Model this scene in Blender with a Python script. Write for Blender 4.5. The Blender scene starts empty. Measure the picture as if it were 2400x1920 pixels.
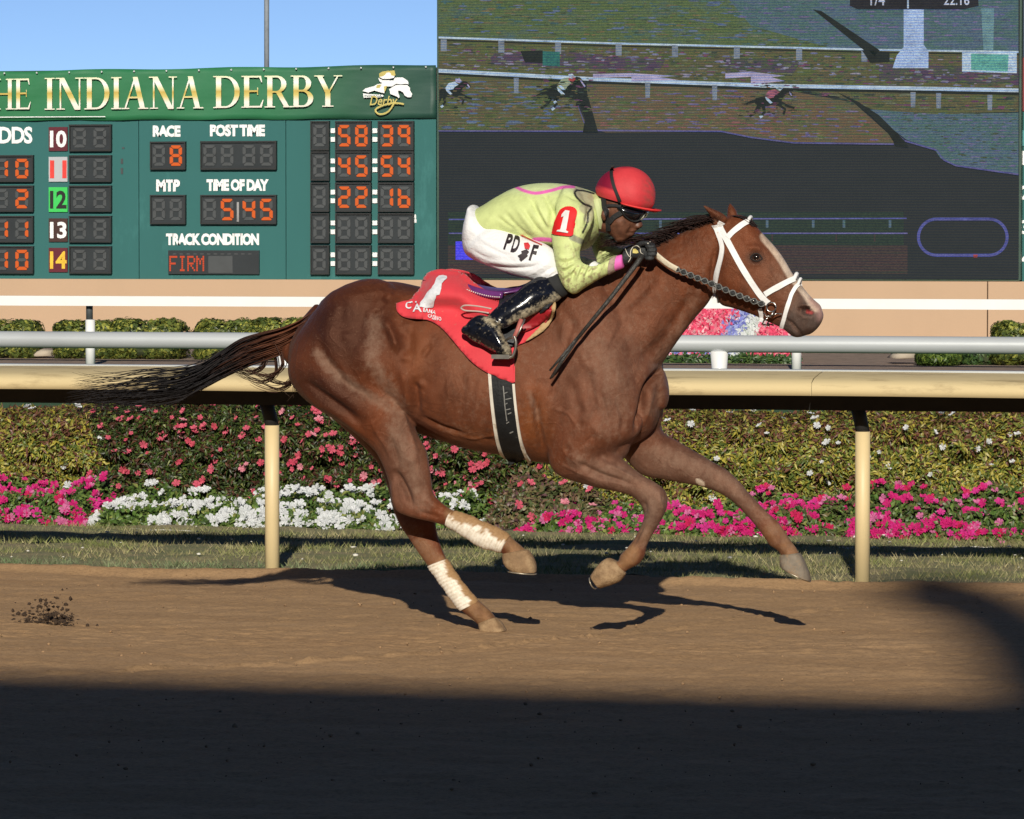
import bpy, bmesh, math, random
import numpy as np
from mathutils import Vector, Matrix
from mathutils.bvhtree import BVHTree
random.seed(7); RNG = np.random.default_rng(7)
SC = bpy.context.scene
COL = SC.collection
R = math.radians
# ------------------------------------------------------------------ camera
YAW = R(13.6); PITCH = math.atan(425/10600); FPX = 10600.0
CAM = Vector((20*math.sin(YAW), -20*math.cos(YAW), 1.80))
FW = Vector((-math.sin(YAW)*math.cos(PITCH), math.cos(YAW)*math.cos(PITCH), -math.sin(PITCH)))
RT = Vector((math.cos(YAW), math.sin(YAW), 0))
UP = RT.cross(FW)
cd = bpy.data.cameras.new('camera'); co = bpy.data.objects.new('camera', cd); COL.objects.link(co)
mr = Matrix((RT, UP, -FW)).transposed()
co.matrix_world = Matrix.Translation(CAM) @ mr.to_4x4()
cd.sensor_fit = 'HORIZONTAL'; cd.sensor_width = 36; cd.lens = 36*FPX/2400
cd.clip_start = 0.5; cd.clip_end = 6000
SC.camera = co
# ------------------------------------------------------------------ light
SUN_EL = R(23.0); SUN_AZ = R(12.0)
LD = Vector((-math.sin(SUN_AZ)*math.cos(SUN_EL), math.cos(SUN_AZ)*math.cos(SUN_EL), -math.sin(SUN_EL)))
w = bpy.data.worlds.new('World'); SC.world = w; w.use_nodes = True
nt = w.node_tree; nt.nodes.clear()
sky = nt.nodes.new('ShaderNodeTexSky'); sky.sky_type = 'NISHITA'; sky.sun_disc = False
sky.sun_elevation = SUN_EL; sky.sun_rotation = math.pi - SUN_AZ; sky.altitude = 200
sky.air_density = 0.3; sky.dust_density = 0.0; sky.ozone_density = 2.4
bg = nt.nodes.new('ShaderNodeBackground'); bg.inputs[1].default_value = 0.105
wo = nt.nodes.new('ShaderNodeOutputWorld')
nt.links.new(sky.outputs[0], bg.inputs[0]); nt.links.new(bg.outputs[0], wo.inputs[0])
sl = bpy.data.lights.new('sun', 'SUN'); sl.energy = 5.0; sl.angle = R(0.53); sl.color = (1.0, 0.93, 0.80)
so = bpy.data.objects.new('sun', sl); COL.objects.link(so)
so.rotation_euler = LD.to_track_quat('-Z', 'Y').to_euler(); so.location = (0, -30, 30)
SC.view_settings.view_transform = 'Standard'; SC.view_settings.look = 'None'
SC.view_settings.exposure = -0.15; SC.view_settings.gamma = 1; SC.view_settings.use_curve_mapping = False
# ------------------------------------------------------------------ placing helpers
def P(px, py, Y=0.0):
    """world point on the vertical plane Y that the photograph shows at (px, py)"""
    d = FW*FPX + RT*(px-1200) - UP*(py-960)
    return CAM + d*((Y-CAM.y)/d.y)
def G(px, py, z=0.0):
    d = FW*FPX + RT*(px-1200) - UP*(py-960)
    return CAM + d*((z-CAM.z)/d.z)
def toX(pts):
    """array of world points -> photo coordinates (for placing marks that belong to a surface)"""
    v = pts - np.array(CAM); z = v@np.array(FW)
    return np.stack([1200+FPX*(v@np.array(RT))/z, 960-FPX*(v@np.array(UP))/z], 1)
def setp(o, label=None, cat=None, group=None, kind=None):
    if label: o['label'] = label
    if cat: o['category'] = cat
    if group: o['group'] = group
    if kind: o['kind'] = kind
    return o
def empty(name, loc, label, cat, group=None):
    o = bpy.data.objects.new(name, None); COL.objects.link(o); o.location = loc
    o.empty_display_size = .1
    return setp(o, label, cat, group)
def link(name, me, m=None, parent=None, smooth=False):
    o = bpy.data.objects.new(name, me); COL.objects.link(o)
    if m is not None and len(me.materials) == 0: me.materials.append(m)
    if smooth and len(me.polygons): me.polygons.foreach_set('use_smooth', np.ones(len(me.polygons), bool))
    if parent is not None:
        o.parent = parent
        o.matrix_parent_inverse = Matrix.Translation(wloc(parent)).inverted()
    return o
def wloc(o):
    l = Vector(o.location)
    return l if o.parent is None else l*0 if o.type == 'MESH' else l
def mesh(name, V, F, m=None, parent=None, smooth=False, colors=None):
    me = bpy.data.meshes.new(name)
    V = np.asarray(V, dtype=np.float32)
    if isinstance(F, np.ndarray):
        n, k = F.shape
        me.vertices.add(len(V)); me.vertices.foreach_set('co', V.ravel())
        me.loops.add(n*k); me.loops.foreach_set('vertex_index', F.astype(np.int32).ravel())
        me.polygons.add(n); me.polygons.foreach_set('loop_start', np.arange(0, n*k, k, dtype=np.int32))
        me.polygons.foreach_set('loop_total', np.full(n, k, dtype=np.int32))
        me.update(calc_edges=True)
    else:
        me.from_pydata([tuple(v) for v in V], [], F); me.update()
    if colors is not None: vcol(me, colors)
    return link(name, me, m, parent, smooth)
def vcol(me, colors, name='Col'):
    a = me.color_attributes.new(name, 'FLOAT_COLOR', 'POINT')
    c = np.ones((len(me.vertices), 4), np.float32); c[:, :3] = colors
    a.data.foreach_set('color', c.ravel())
class MB:
    def __init__(s): s.V = []; s.F = []
    def add(s, V, F):
        n = len(s.V); s.V += [tuple(v) for v in V]; s.F += [tuple(i+n for i in f) for f in F]; return s
    def box(s, x0, x1, y0, y1, z0, z1):
        V = [(x0,y0,z0),(x1,y0,z0),(x1,y1,z0),(x0,y1,z0),(x0,y0,z1),(x1,y0,z1),(x1,y1,z1),(x0,y1,z1)]
        return s.add(V, [(0,3,2,1),(4,5,6,7),(0,1,5,4),(1,2,6,5),(2,3,7,6),(3,0,4,7)])
    def tube(s, pts, rad, n=8, caps=True, flat=None):
        V, F = tube_geo(pts, rad, n, caps, flat); return s.add(V, F)
    def poly(s, pts, thick=0.004, d=Vector((0,-1,0))):
        """flat outline given as world points, thickened towards d"""
        n = len(pts); a = [Vector(p) for p in pts]; b = [p + d*thick for p in a]
        return s.add(a+b, [tuple(range(n, 2*n))] + [(i, (i+1) % n, n+(i+1) % n, n+i) for i in range(n)])
    def build(s, name, m, parent=None, smooth=False): return mesh(name, s.V, s.F, m, parent, smooth)
def tube_geo(pts, rad, n=8, caps=True, flat=None):
    pts = [Vector(p) for p in pts]; k = len(pts)
    if not hasattr(rad, '__len__'): rad = [rad]*k
    V = []; F = []; prev = None
    for i, p in enumerate(pts):
        t = (pts[min(i+1, k-1)] - pts[max(i-1, 0)]).normalized()
        if prev is None:
            a = Vector((0, 0, 1)) if abs(t.z) < .9 else Vector((1, 0, 0))
            u = a.cross(t).normalized()
        else: u = (prev - t*prev.dot(t)).normalized()
        prev = u; v = t.cross(u)
        for j in range(n):
            th = 2*math.pi*j/n
            V.append(p + (u*math.cos(th)*(flat or 1) + v*math.sin(th))*rad[i])
    for i in range(k-1):
        for j in range(n):
            F.append((i*n+j, i*n+(j+1) % n, (i+1)*n+(j+1) % n, (i+1)*n+j))
    if caps: F.append(tuple(range(n-1, -1, -1))); F.append(tuple(range((k-1)*n, k*n)))
    return V, F
def crom(A, sub):
    """Catmull-Rom through the rows of A"""
    A = np.asarray(A, float); n = len(A); out = []
    for i in range(n-1):
        p0, p1, p2, p3 = A[max(i-1, 0)], A[i], A[i+1], A[min(i+2, n-1)]
        for k in range(sub):
            t = k/sub
            out.append(.5*((2*p1)+(-p0+p2)*t+(2*p0-5*p1+4*p2-p3)*t*t+(-p0+3*p1-3*p2+p3)*t**3))
    out.append(A[-1]); return np.array(out)
def curve_px(pts, Y, sub=6):
    """smooth world polyline through photo points; Y one value or one per point"""
    ys = Y if hasattr(Y, '__len__') else [Y]*len(pts)
    return [Vector(r) for r in crom([P(x, y, yy) for (x, y), yy in zip(pts, ys)], sub)]
def loft(secs, n=28, sub=5, cap=(.5, .5)):
    """secs: (ax,ay,bx,by,Y,halfwidth[,egg[,power]]) edge pairs traced as photo points on the plane Y"""
    A = []
    for s in secs:
        a = P(s[0], s[1], s[4]); b = P(s[2], s[3], s[4])
        c = (a+b)/2; u = (a-b)/2
        A.append([*c, *u, s[5], s[6] if len(s) > 6 else 0.0, s[7] if len(s) > 7 else 1.0])
    A = crom(A, sub)
    ax0 = Vector(A[0][:3]) - Vector(A[1][:3]); ax1 = Vector(A[-1][:3]) - Vector(A[-2][:3])
    rings = []
    def ring(c, u, hw, e, p):
        th = np.linspace(0, 2*np.pi, n, endpoint=False)
        s, co_ = np.sin(th), np.cos(th)
        s2 = np.sign(s)*np.abs(s)**p; c2 = np.sign(co_)*np.abs(co_)**p
        q = np.array(c)[None] + np.outer(s2, u)
        q[:, 1] += hw*c2*(1 - e*s)
        return q
    def mean_r(r): return .5*(np.linalg.norm(r[3:6]) + r[6])
    def capr(r, ax, k):
        ax = np.array(ax.normalized()); L = mean_r(r)*k*2
        return [ring(r[:3]+ax*L*o, r[3:6]*sc, r[6]*sc, r[7], r[8]) for o, sc in ((.38, .88), (.66, .66), (.85, .38), (.93, .12))]
    rings = capr(A[0], ax0, cap[0])[::-1] if cap[0] else []
    rings += [ring(r[:3], r[3:6], r[6], r[7], r[8]) for r in A]
    if cap[1]: rings += capr(A[-1], ax1, cap[1])
    V = np.concatenate(rings); k = len(rings); F = []
    for i in range(k-1):
        for j in range(n): F.append((i*n+j, i*n+(j+1) % n, (i+1)*n+(j+1) % n, (i+1)*n+j))
    F.append(tuple(range(n-1, -1, -1))); F.append(tuple(range((k-1)*n, k*n)))
    return V, F
def fuse(name, parts, voxel, m, parent, smooth_it=4, fac=.5):
    """join overlapping closed shapes into ONE continuous surface"""
    mb = MB()
    for V, F in parts: mb.add(V, F)
    me = bpy.data.meshes.new('tmp'); me.from_pydata(mb.V, [], mb.F); me.update()
    bm = bmesh.new(); bm.from_mesh(me); bmesh.ops.recalc_face_normals(bm, faces=bm.faces); bm.to_mesh(me); bm.free()
    o = bpy.data.objects.new('tmp', me); COL.objects.link(o)
    r = o.modifiers.new('r', 'REMESH'); r.mode = 'VOXEL'; r.voxel_size = voxel
    s = o.modifiers.new('s', 'SMOOTH'); s.factor = fac; s.iterations = smooth_it
    dg = bpy.context.evaluated_depsgraph_get(); dg.update()
    me2 = bpy.data.meshes.new_from_object(o.evaluated_get(dg))
    bpy.data.objects.remove(o); bpy.data.meshes.remove(me); me2.name = name
    return link(name, me2, m, parent, True)
def get_co(me):
    a = np.empty(len(me.vertices)*3, np.float32); me.vertices.foreach_get('co', a); return a.reshape(-1, 3).astype(float)
def get_no(me):
    a = np.empty(len(me.vertices)*3, np.float32); me.vertex_normals.foreach_get('vector', a); return a.reshape(-1, 3).astype(float)
def set_co(me, a): me.vertices.foreach_set('co', a.astype(np.float32).ravel()); me.update()
def dist_poly(q, pts):
    pts = np.array(pts, float); d = np.full(len(q), 1e9)
    for i in range(len(pts)-1):
        a, b = pts[i], pts[i+1]; ab = b-a
        t = np.clip(((q-a)@ab)/(ab@ab+1e-9), 0, 1)
        d = np.minimum(d, np.linalg.norm(q-(a+t[:, None]*ab), axis=1))
    return d
def sculpt(me, marks, side=-1, both=None):
    """marks: (polyline in photo points, depth m, width px): grooves (<0) and ridges (>0) along the surface normal"""
    co = get_co(me); no = get_no(me); q = toX(co)
    f = np.clip(side*no[:, 1]*3, 0, 1)
    disp = np.zeros(len(co))
    for mk in marks:
        pts, dep, sg = mk[:3]
        lo = np.min(pts, 0)-4*sg; hi = np.max(pts, 0)+4*sg
        sel = np.where((q[:, 0] > lo[0]) & (q[:, 0] < hi[0]) & (q[:, 1] > lo[1]) & (q[:, 1] < hi[1]) & (f > 0))[0]
        if len(sel) == 0: continue
        pp = crom(pts, 4) if len(pts) > 2 else pts
        if len(pts) > 1:
            pp = np.array(pp, float); d = dist_poly(q[sel], pp); L = np.linalg.norm(np.diff(pp, axis=0), axis=1).sum()
            e = np.minimum(np.linalg.norm(q[sel]-pp[0], axis=1), np.linalg.norm(q[sel]-pp[-1], axis=1)); tp = np.clip(e/(L*.33), 0, 1); tp = tp*tp*(3-2*tp)
            if L < 30: tp = .4+.6*tp
        else: d = np.linalg.norm(q[sel]-np.array(pts[0]), axis=1); tp = 1
        disp[sel] += dep*tp*np.exp(-(d/sg)**2)
    set_co(me, co + no*(disp*f)[:, None])
def bvh_of(o):
    me = o.data
    return BVHTree.FromPolygons([v.co for v in me.vertices], [tuple(p.vertices) for p in me.polygons])
def hit(bv, px, py, Yd=None, lift=0.0):
    d = (FW*FPX + RT*(px-1200) - UP*(py-960)).normalized()
    bvs = bv if isinstance(bv, (list, tuple)) else [bv]
    best = None
    for b in bvs:
        l, nrm, i, t = b.ray_cast(CAM, d)
        if l is not None and (best is None or t < best[2]): best = (l, nrm, t)
    if best is None: return (P(px, py, Yd), Vector((0, -1, 0))) if Yd is not None else (None, None)
    l, nrm, t = best
    if nrm.dot(d) > 0: nrm = -nrm
    return l + nrm*lift, nrm
def strap(bv, pts, width, m, name, parent, thick=.004, lift=.002, Yd=-.05, sub=8, mirror=False, endw=None):
    """flat band laid along a surface; width in photo px"""
    c = crom(pts, sub); n = len(c); L = []; Rr = []; N = []
    for i in range(n):
        t = c[min(i+1, n-1)]-c[max(i-1, 0)]; t /= np.linalg.norm(t)+1e-9
        nn = np.array([-t[1], t[0]])
        wd = width if endw is None else width+(endw-width)*i/(n-1)
        row = []
        for k in (-.5, -.17, .17, .5):
            p, q = hit(bv, *(c[i]+nn*wd*k), Yd, lift); row.append((p, q))
        L.append(row)
    # smooth the depth so that the band lies taut
    Pn = np.array([[list(p) for p, q in r] for r in L]); Nn = np.array([[list(q) for p, q in r] for r in L])
    for _ in range(3):
        Q = Pn.copy(); Q[1:-1] = (Pn[:-2]+2*Pn[1:-1]+Pn[2:])/4; Pn = Q
        Q = Nn.copy(); Q[1:-1] = (Nn[:-2]+2*Nn[1:-1]+Nn[2:])/4; Nn = Q
    V = []; F = []
    for i in range(n):
        for k in range(4): V.append(Pn[i, k] + Nn[i, k]*0.0)
        for k in range(4): V.append(Pn[i, k] + Nn[i, k]*thick)
    for i in range(n-1):
        a = i*8; b = a+8
        for k in range(3): F.append((a+4+k, a+5+k, b+5+k, b+4+k)); F.append((a+k, b+k, b+k+1, a+k+1))
        F.append((a, a+4, b+4, b)); F.append((a+3, b+3, b+7, a+7))
    F.append((0, 1, 2, 3, 7, 6, 5, 4)); a = (n-1)*8; F.append((a, a+4, a+5, a+6, a+7, a+3, a+2, a+1))
    o = mesh(name, V, F, m, parent, False)
    if mirror:
        V2 = [(v[0], -v[1], v[2]) for v in V]
        mesh(name, V2, [tuple(reversed(f)) for f in F], m, parent, False)
    return o
def poly_grid(pts, step):
    """2-D outline cut by a grid -> verts, faces"""
    bm = bmesh.new(); vs = [bm.verts.new((x, y, 0)) for x, y in pts]; bm.faces.new(vs)
    xs = [p[0] for p in pts]; ys = [p[1] for p in pts]
    for axis, lo, hi in ((0, min(xs), max(xs)), (1, min(ys), max(ys))):
        k = lo+step
        while k < hi-step*.2:
            c = (k, 0, 0) if axis == 0 else (0, k, 0); nn = (1, 0, 0) if axis == 0 else (0, 1, 0)
            bmesh.ops.bisect_plane(bm, geom=bm.verts[:]+bm.edges[:]+bm.faces[:], plane_co=c, plane_no=nn, dist=1e-5)
            k += step
    bmesh.ops.triangulate(bm, faces=[f for f in bm.faces if len(f.verts) > 4])
    bm.verts.index_update()
    V = [(v.co.x, v.co.y) for v in bm.verts]; F = [tuple(v.index for v in f.verts) for f in bm.faces]
    bm.free(); return V, F
def text2d(s, x0, y0, x1, y1, bold=0.02, step=None, shear=0, spacing=1.0):
    """letter shapes fitted into a box of photo coordinates"""
    cu = bpy.data.curves.new('t', 'FONT'); cu.body = s; cu.offset = bold; cu.shear = shear; cu.space_character = spacing
    cu.resolution_u = 3
    o = bpy.data.objects.new('t', cu); COL.objects.link(o)
    dg = bpy.context.evaluated_depsgraph_get(); dg.update()
    me = bpy.data.meshes.new_from_object(o.evaluated_get(dg)); bpy.data.objects.remove(o)
    c = get_co(me); F = [tuple(p.vertices) for p in me.polygons]
    lo = c.min(0); hi = c.max(0)
    V = [(x0+(v[0]-lo[0])/(hi[0]-lo[0])*(x1-x0), y1-(v[1]-lo[1])/(hi[1]-lo[1])*(y1-y0)) for v in c]
    return V, F
def flat2d(name, V2, F, Y, m, parent, thick=0):
    return mesh(name, [P(x, y, Y) for x, y in V2], F, m, parent)
def decal(name, V2, F, bv, m, parent, lift=.003, Yd=-.2):
    V = [hit(bv, x, y, Yd, lift)[0] for x, y in V2]
    return mesh(name, V, F, m, parent, True)
def arc(cx, cy, rx, ry, a0, a1, n=16): return [(cx+rx*math.cos(R(a0+(a1-a0)*i/n)), cy+ry*math.sin(R(a0+(a1-a0)*i/n))) for i in range(n+1)]
# ------------------------------------------------------------------ materials
def nodes(m): m.use_nodes = True; return m.node_tree, m.node_tree.nodes['Principled BSDF']
def ramp(nt, fac, stops):
    r = nt.nodes.new('ShaderNodeValToRGB'); el = r.color_ramp.elements
    while len(el) > 1: el.remove(el[-1])
    el[0].position = stops[0][0]; el[0].color = (*stops[0][1], 1)
    for p, c in stops[1:]:
        e = el.new(p); e.color = (*c, 1)
    nt.links.new(fac, r.inputs[0]); return r.outputs[0]
def noise(nt, scale, detail=4, rough=.55, vec=None, dist=0):
    n = nt.nodes.new('ShaderNodeTexNoise'); n.inputs['Scale'].default_value = scale; n.inputs['Detail'].default_value = detail
    n.inputs['Roughness'].default_value = rough; n.inputs['Distortion'].default_value = dist
    if vec is not None: nt.links.new(vec, n.inputs['Vector'])
    return n.outputs['Fac']
def coords(nt, scale=(1, 1, 1), kind='Object', rot=(0, 0, 0)):
    t = nt.nodes.new('ShaderNodeTexCoord'); mp = nt.nodes.new('ShaderNodeMapping')
    mp.inputs['Scale'].default_value = scale; mp.inputs['Rotation'].default_value = rot
    nt.links.new(t.outputs[kind], mp.inputs[0]); return mp.outputs[0]
def mixc(nt, fac, a, b, mode='MIX'):
    x = nt.nodes.new('ShaderNodeMix'); x.data_type = 'RGBA'; x.blend_type = mode
    for s, v in ((x.inputs[0], fac), (x.inputs[6], a), (x.inputs[7], b)):
        if isinstance(v, (int, float)): s.default_value = v
        elif isinstance(v, tuple): s.default_value = (*v, 1) if len(v) == 3 else v
        else: nt.links.new(v, s)
    return x.outputs[2]
def bump(nt, b, h, strength=.3, dist=.01, prev=None):
    n = nt.nodes.new('ShaderNodeBump'); n.inputs['Strength'].default_value = strength; n.inputs['Distance'].default_value = dist
    nt.links.new(h, n.inputs['Height'])
    if prev is not None: nt.links.new(prev, n.inputs['Normal'])
    nt.links.new(n.outputs[0], b.inputs['Normal']); return n.outputs[0]
def mat(name, c, rough=.6, var=.25, scale=6, metal=0, bmp=0, bscale=60, dirt=None, dirt_amt=.5, dscale=14, sheen=0, coat=0, spec=.5, stretch=(1, 1, 1)):
    """paint / cloth / leather with colour variation, optional mud flecks and fine relief"""
    m = bpy.data.materials.new(name); nt, b = nodes(m)
    v = coords(nt, stretch)
    dark = tuple(x*(1-var) for x in c); lite = tuple(min(1, x*(1+var*.6)) for x in c)
    col = ramp(nt, noise(nt, scale, 5, .6, v), [(.3, dark), (.5, c), (.72, lite)])
    if dirt:
        f = ramp(nt, noise(nt, dscale, 8, .7, v), [(max(0, .68-dirt_amt*.4), (0, 0, 0)), (.74-dirt_amt*.2, (1, 1, 1))])
        col = mixc(nt, f, col, dirt)
    nt.links.new(col, b.inputs['Base Color'])
    b.inputs['Roughness'].default_value = rough; b.inputs['Metallic'].default_value = metal
    b.inputs['Specular IOR Level'].default_value = spec
    if sheen: b.inputs['Sheen Weight'].default_value = sheen
    if coat: b.inputs['Coat Weight'].default_value = coat; b.inputs['Coat Roughness'].default_value = .15
    if bmp: bump(nt, b, noise(nt, bscale, 5, .6, v), bmp, .01)
    return m
def vmat(name, rough=.6, spec=.3, trans=0, bmp=0, bscale=80, var=.2, vscale=40):
    m = bpy.data.materials.new(name); nt, b = nodes(m)
    a = nt.nodes.new('ShaderNodeVertexColor'); a.layer_name = 'Col'
    v = coords(nt); n = ramp(nt, noise(nt, vscale, 4, .6, v), [(.3, (1-var,)*3), (.7, (1+var,)*3)])
    col = mixc(nt, 1.0, a.outputs[0], n, 'MULTIPLY')
    nt.links.new(col, b.inputs['Base Color'])
    b.inputs['Roughness'].default_value = rough; b.inputs['Specular IOR Level'].default_value = spec
    if trans:
        out = [x for x in nt.nodes if x.type == 'OUTPUT_MATERIAL'][0]
        t = nt.nodes.new('ShaderNodeBsdfTranslucent'); nt.links.new(col, t.inputs[0])
        ms = nt.nodes.new('ShaderNodeMixShader'); ms.inputs[0].default_value = trans
        nt.links.new(b.outputs[0], ms.inputs[1]); nt.links.new(t.outputs[0], ms.inputs[2]); nt.links.new(ms.outputs[0], out.inputs[0])
    if bmp: bump(nt, b, noise(nt, bscale, 4, .6, v), bmp, .005)
    return m
def emat(name, c, s=1.0, rough=.5):
    m = bpy.data.materials.new(name); nt, b = nodes(m)
    b.inputs['Base Color'].default_value = (*[x*.04 for x in c], 1); b.inputs['Emission Color'].default_value = (*c, 1)
    b.inputs['Emission Strength'].default_value = s; b.inputs['Roughness'].default_value = rough; b.inputs['Specular IOR Level'].default_value = .2
    return m
MUD = (.26, .165, .09)
# ================================================================== SETTING
YR, YP, YW, YH, YB = 3.11, 10.5, 36.0, 38.3, 50.5      # inner rail, turf rail, white rail, shrubs, scoreboard
YM = 36.6
# ground far and wide
m_far = mat('far_ground', (.17, .19, .08), .9, .4, .05)
mesh('ground', [(-2500, -900, -.06), (2500, -900, -.06), (2500, 4000, -.06), (-2500, 4000, -.06)], [(0, 1, 2, 3)], m_far)['kind'] = 'structure'
# dirt track: fine relief where the photograph looks
def dirt_mat():
    m = bpy.data.materials.new('track_dirt'); nt, b = nodes(m)
    v = coords(nt, (1, 1, 1)); vs = coords(nt, (.35, 1.6, 1))
    c = ramp(nt, noise(nt, 2.2, 8, .65, vs), [(.3, (.40, .245, .125)), (.5, (.44, .275, .143)), (.7, (.48, .305, .165))])
    f = ramp(nt, noise(nt, 55, 6, .7, v), [(.34, (.74, .72, .70)), (.5, (1, 1, 1)), (.68, (1.12, 1.12, 1.10))])
    c = mixc(nt, 1.0, c, f, 'MULTIPLY')
    nt.links.new(c, b.inputs['Base Color']); b.inputs['Roughness'].default_value = .95; b.inputs['Specular IOR Level'].default_value = .15
    n1 = bump(nt, b, noise(nt, 30, 8, .7, v), .22, .015)
    bump(nt, b, noise(nt, 140, 4, .7, v), .35, .008, n1)
    return m
M_DIRT = dirt_mat()
def vnoise(x, y, seed, cell):
    """smooth value noise on arrays"""
    rs = np.random.default_rng(seed); T = rs.random((257, 257))
    u = x/cell; v = y/cell; i = np.floor(u).astype(int); j = np.floor(v).astype(int); fu = u-i; fv = v-j
    fu = fu*fu*(3-2*fu); fv = fv*fv*(3-2*fv); i %= 256; j %= 256
    return (T[i, j]*(1-fu)*(1-fv)+T[i+1, j]*fu*(1-fv)+T[i, j+1]*(1-fu)*fv+T[i+1, j+1]*fu*fv)-.5
def edge_y(x): return 3.02 + .07*vnoise(x, x*0, 3, .55)*2 + .035*vnoise(x, x*0+9, 4, .13)
xs = np.arange(-6.5, 8.5, .022); ts = np.concatenate([np.linspace(-7.0, -.8, 210)[:-1], np.linspace(-.8, 1, 170)])
X, T = np.meshgrid(xs, ts); E = edge_y(X); Yd = np.where(T < 0, T*1.0, T*E)
Z = .018*vnoise(X+50, Yd*1.4+50, 11, .7)+.008*vnoise(X+50, Yd*1.3+50, 12, .2)+.008*vnoise(X+90, Yd+50, 13, .06)+.006*vnoise(X+90, Yd+50, 14, .028)
rp = [G(*p) for p in ((-300,1604),(0,1590),(480,1568),(1000,1535),(1500,1481),(1880,1440),(2400,1402))]; ry = np.interp(X, [p.x for p in rp], [p.y for p in rp])+.03*vnoise(X+7, X*0+3, 19, .4)
rut = np.exp(-((Yd-ry)/.024)**2); Z += rut*.022*(vnoise(X+3, Yd+3, 17, .05)+.5)
Z += .05*np.clip((T-.93)/.07, 0, 1)*(1-np.clip((T-.985)/.015, 0, 1))+.004
k = len(xs); n = len(ts); idx = np.arange(n*k).reshape(n, k)
F = np.stack([idx[:-1, :-1], idx[:-1, 1:], idx[1:, 1:], idx[1:, :-1]], -1).reshape(-1, 4)
mesh('dirt_track', np.stack([X, Yd, Z], -1).reshape(-1, 3), F, M_DIRT, None, True)['kind'] = 'structure'
mesh('dirt_track_apron', [(-300, -24, -.03), (300, -24, -.03), (300, 2.9, -.03), (-300, 2.9, -.03)], [(0, 1, 2, 3)], M_DIRT)['kind'] = 'structure'
# scattered clods and stones on the track
def icos(r): 
    bm = bmesh.new(); bmesh.ops.create_icosphere(bm, subdivisions=1, radius=r); V = np.array([v.co[:] for v in bm.verts]); F = np.array([[v.index for v in f.verts] for f in bm.faces]); bm.free(); return V, F
IV, IF = icos(1.0)
def blobs(pos, rad, seed=1, squash=.75):
    rs = np.random.default_rng(seed); n = len(pos)
    V = IV[None]*(1+.35*(rs.random((n, len(IV), 1))-.5)*2)*(np.asarray(rad)[:, None, None])
    V = V*np.stack([rs.uniform(.7, 1.3, n), rs.uniform(.7, 1.3, n), rs.uniform(.5, 1, n)*squash/.75], 1)[:, None]
    V = V + np.asarray(pos)[:, None]; F = IF[None]+(np.arange(n)*len(IV))[:, None, None]
    return V.reshape(-1, 3), F.reshape(-1, 3)
n = 1500; cx = RNG.uniform(-4.5, 5, n); cy = RNG.uniform(-5.5, 2.95, n)
V, F = blobs(np.stack([cx, cy, np.full(n, .008)], 1), .003+.008*RNG.random(n)**6, 5)
m_clod = mat('dirt_clod', (.32, .20, .105), .95, .4, 9, bmp=.4, bscale=90)
mesh('dirt_crumbs', V, F, m_clod)['kind'] = 'stuff'
# dirt thrown up behind the horse
n = 1500; px = np.concatenate([RNG.normal(118, 27, 1020), RNG.normal(50, 34, 480)]); py = 1481-np.abs(RNG.gamma(1.2, 15, n)); py[1020:] = 1476-RNG.gamma(1.2, 6, 480)
py = np.minimum(py, 1483)
pos = [P(a, b, y) for a, b, y in zip(px, py, RNG.uniform(-.15, .35, n))]
V, F = blobs(np.array(pos), .0025+.010*RNG.random(n)**2.0, 6)
setp(mesh('flying_dirt', V, F, mat('flung_dirt', (.045, .026, .014), .95, .3, 9)), kind='stuff')
# grass verge between the dirt and the flower beds
def verge_mat():
    m = bpy.data.materials.new('verge_soil'); nt, b = nodes(m); v = coords(nt, (.5, 1.3, 1))
    c = ramp(nt, noise(nt, 3.2, 8, .7, v), [(.32, (.34, .27, .15)), (.45, (.26, .23, .12)), (.6, (.17, .19, .08)), (.75, (.30, .26, .14))])
    nt.links.new(c, b.inputs['Base Color']); b.inputs['Roughness'].default_value = .95; bump(nt, b, noise(nt, 40, 6, .7, v), .6, .03); return m
ts = np.linspace(0, 1, 60); xs = np.arange(-16, 19, .06); X, T = np.meshgrid(xs, ts); E = edge_y(X)-.02; Yd = E+(6.6-E)*T
Z = .02+.03*vnoise(X+5, Yd+5, 21, .35)+.02*vnoise(X+5, Yd+5, 22, .1)
idx = np.arange(X.size).reshape(X.shape); F = np.stack([idx[:-1, :-1], idx[:-1, 1:], idx[1:, 1:], idx[1:, :-1]], -1).reshape(-1, 4)
mesh('grass_verge', np.stack([X, Yd, Z], -1).reshape(-1, 3), F, verge_mat(), None, True)['kind'] = 'structure'
M_LEAF = vmat('leaf', .42, .35, .12, var=.15)
M_GRASS = vmat('grass_blade', .6, .2, .15, var=.2, vscale=2.5)
def blades(x, y, z, h, wd, cols, seed=1, lean=.5):
    rs = np.random.default_rng(seed); n = len(x); a = rs.uniform(0, 2*np.pi, n); b = rs.uniform(0, 2*np.pi, n)
    base = np.stack([x, y, z], 1); dx = np.stack([np.cos(a), np.sin(a), a*0], 1)*wd[:, None]
    tip = base+np.stack([np.cos(b)*lean*h, np.sin(b)*lean*h, h], 1)
    V = np.stack([base-dx, base+dx, tip], 1).reshape(-1, 3); F = np.arange(3*n).reshape(n, 3)
    return V, F, np.repeat(cols, 3, 0)
n = 90000; x = RNG.uniform(-6.5, 8, n); t = RNG.random(n); y = edge_y(x)-.03+t*(6.22-edge_y(x))
patch = vnoise(x+20, y*2+20, 31, .5)+.5*vnoise(x+20, y+20, 32, .12)
keep = (RNG.random(n) < .35+.9*(patch+.35)) & (t > .01); x, y, t, patch = x[keep], y[keep], t[keep], patch[keep]; n = len(x)
g = np.array([.21, .24, .08]); s_ = np.array([.46, .39, .22]); e_ = np.array([.13, .22, .13])
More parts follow.
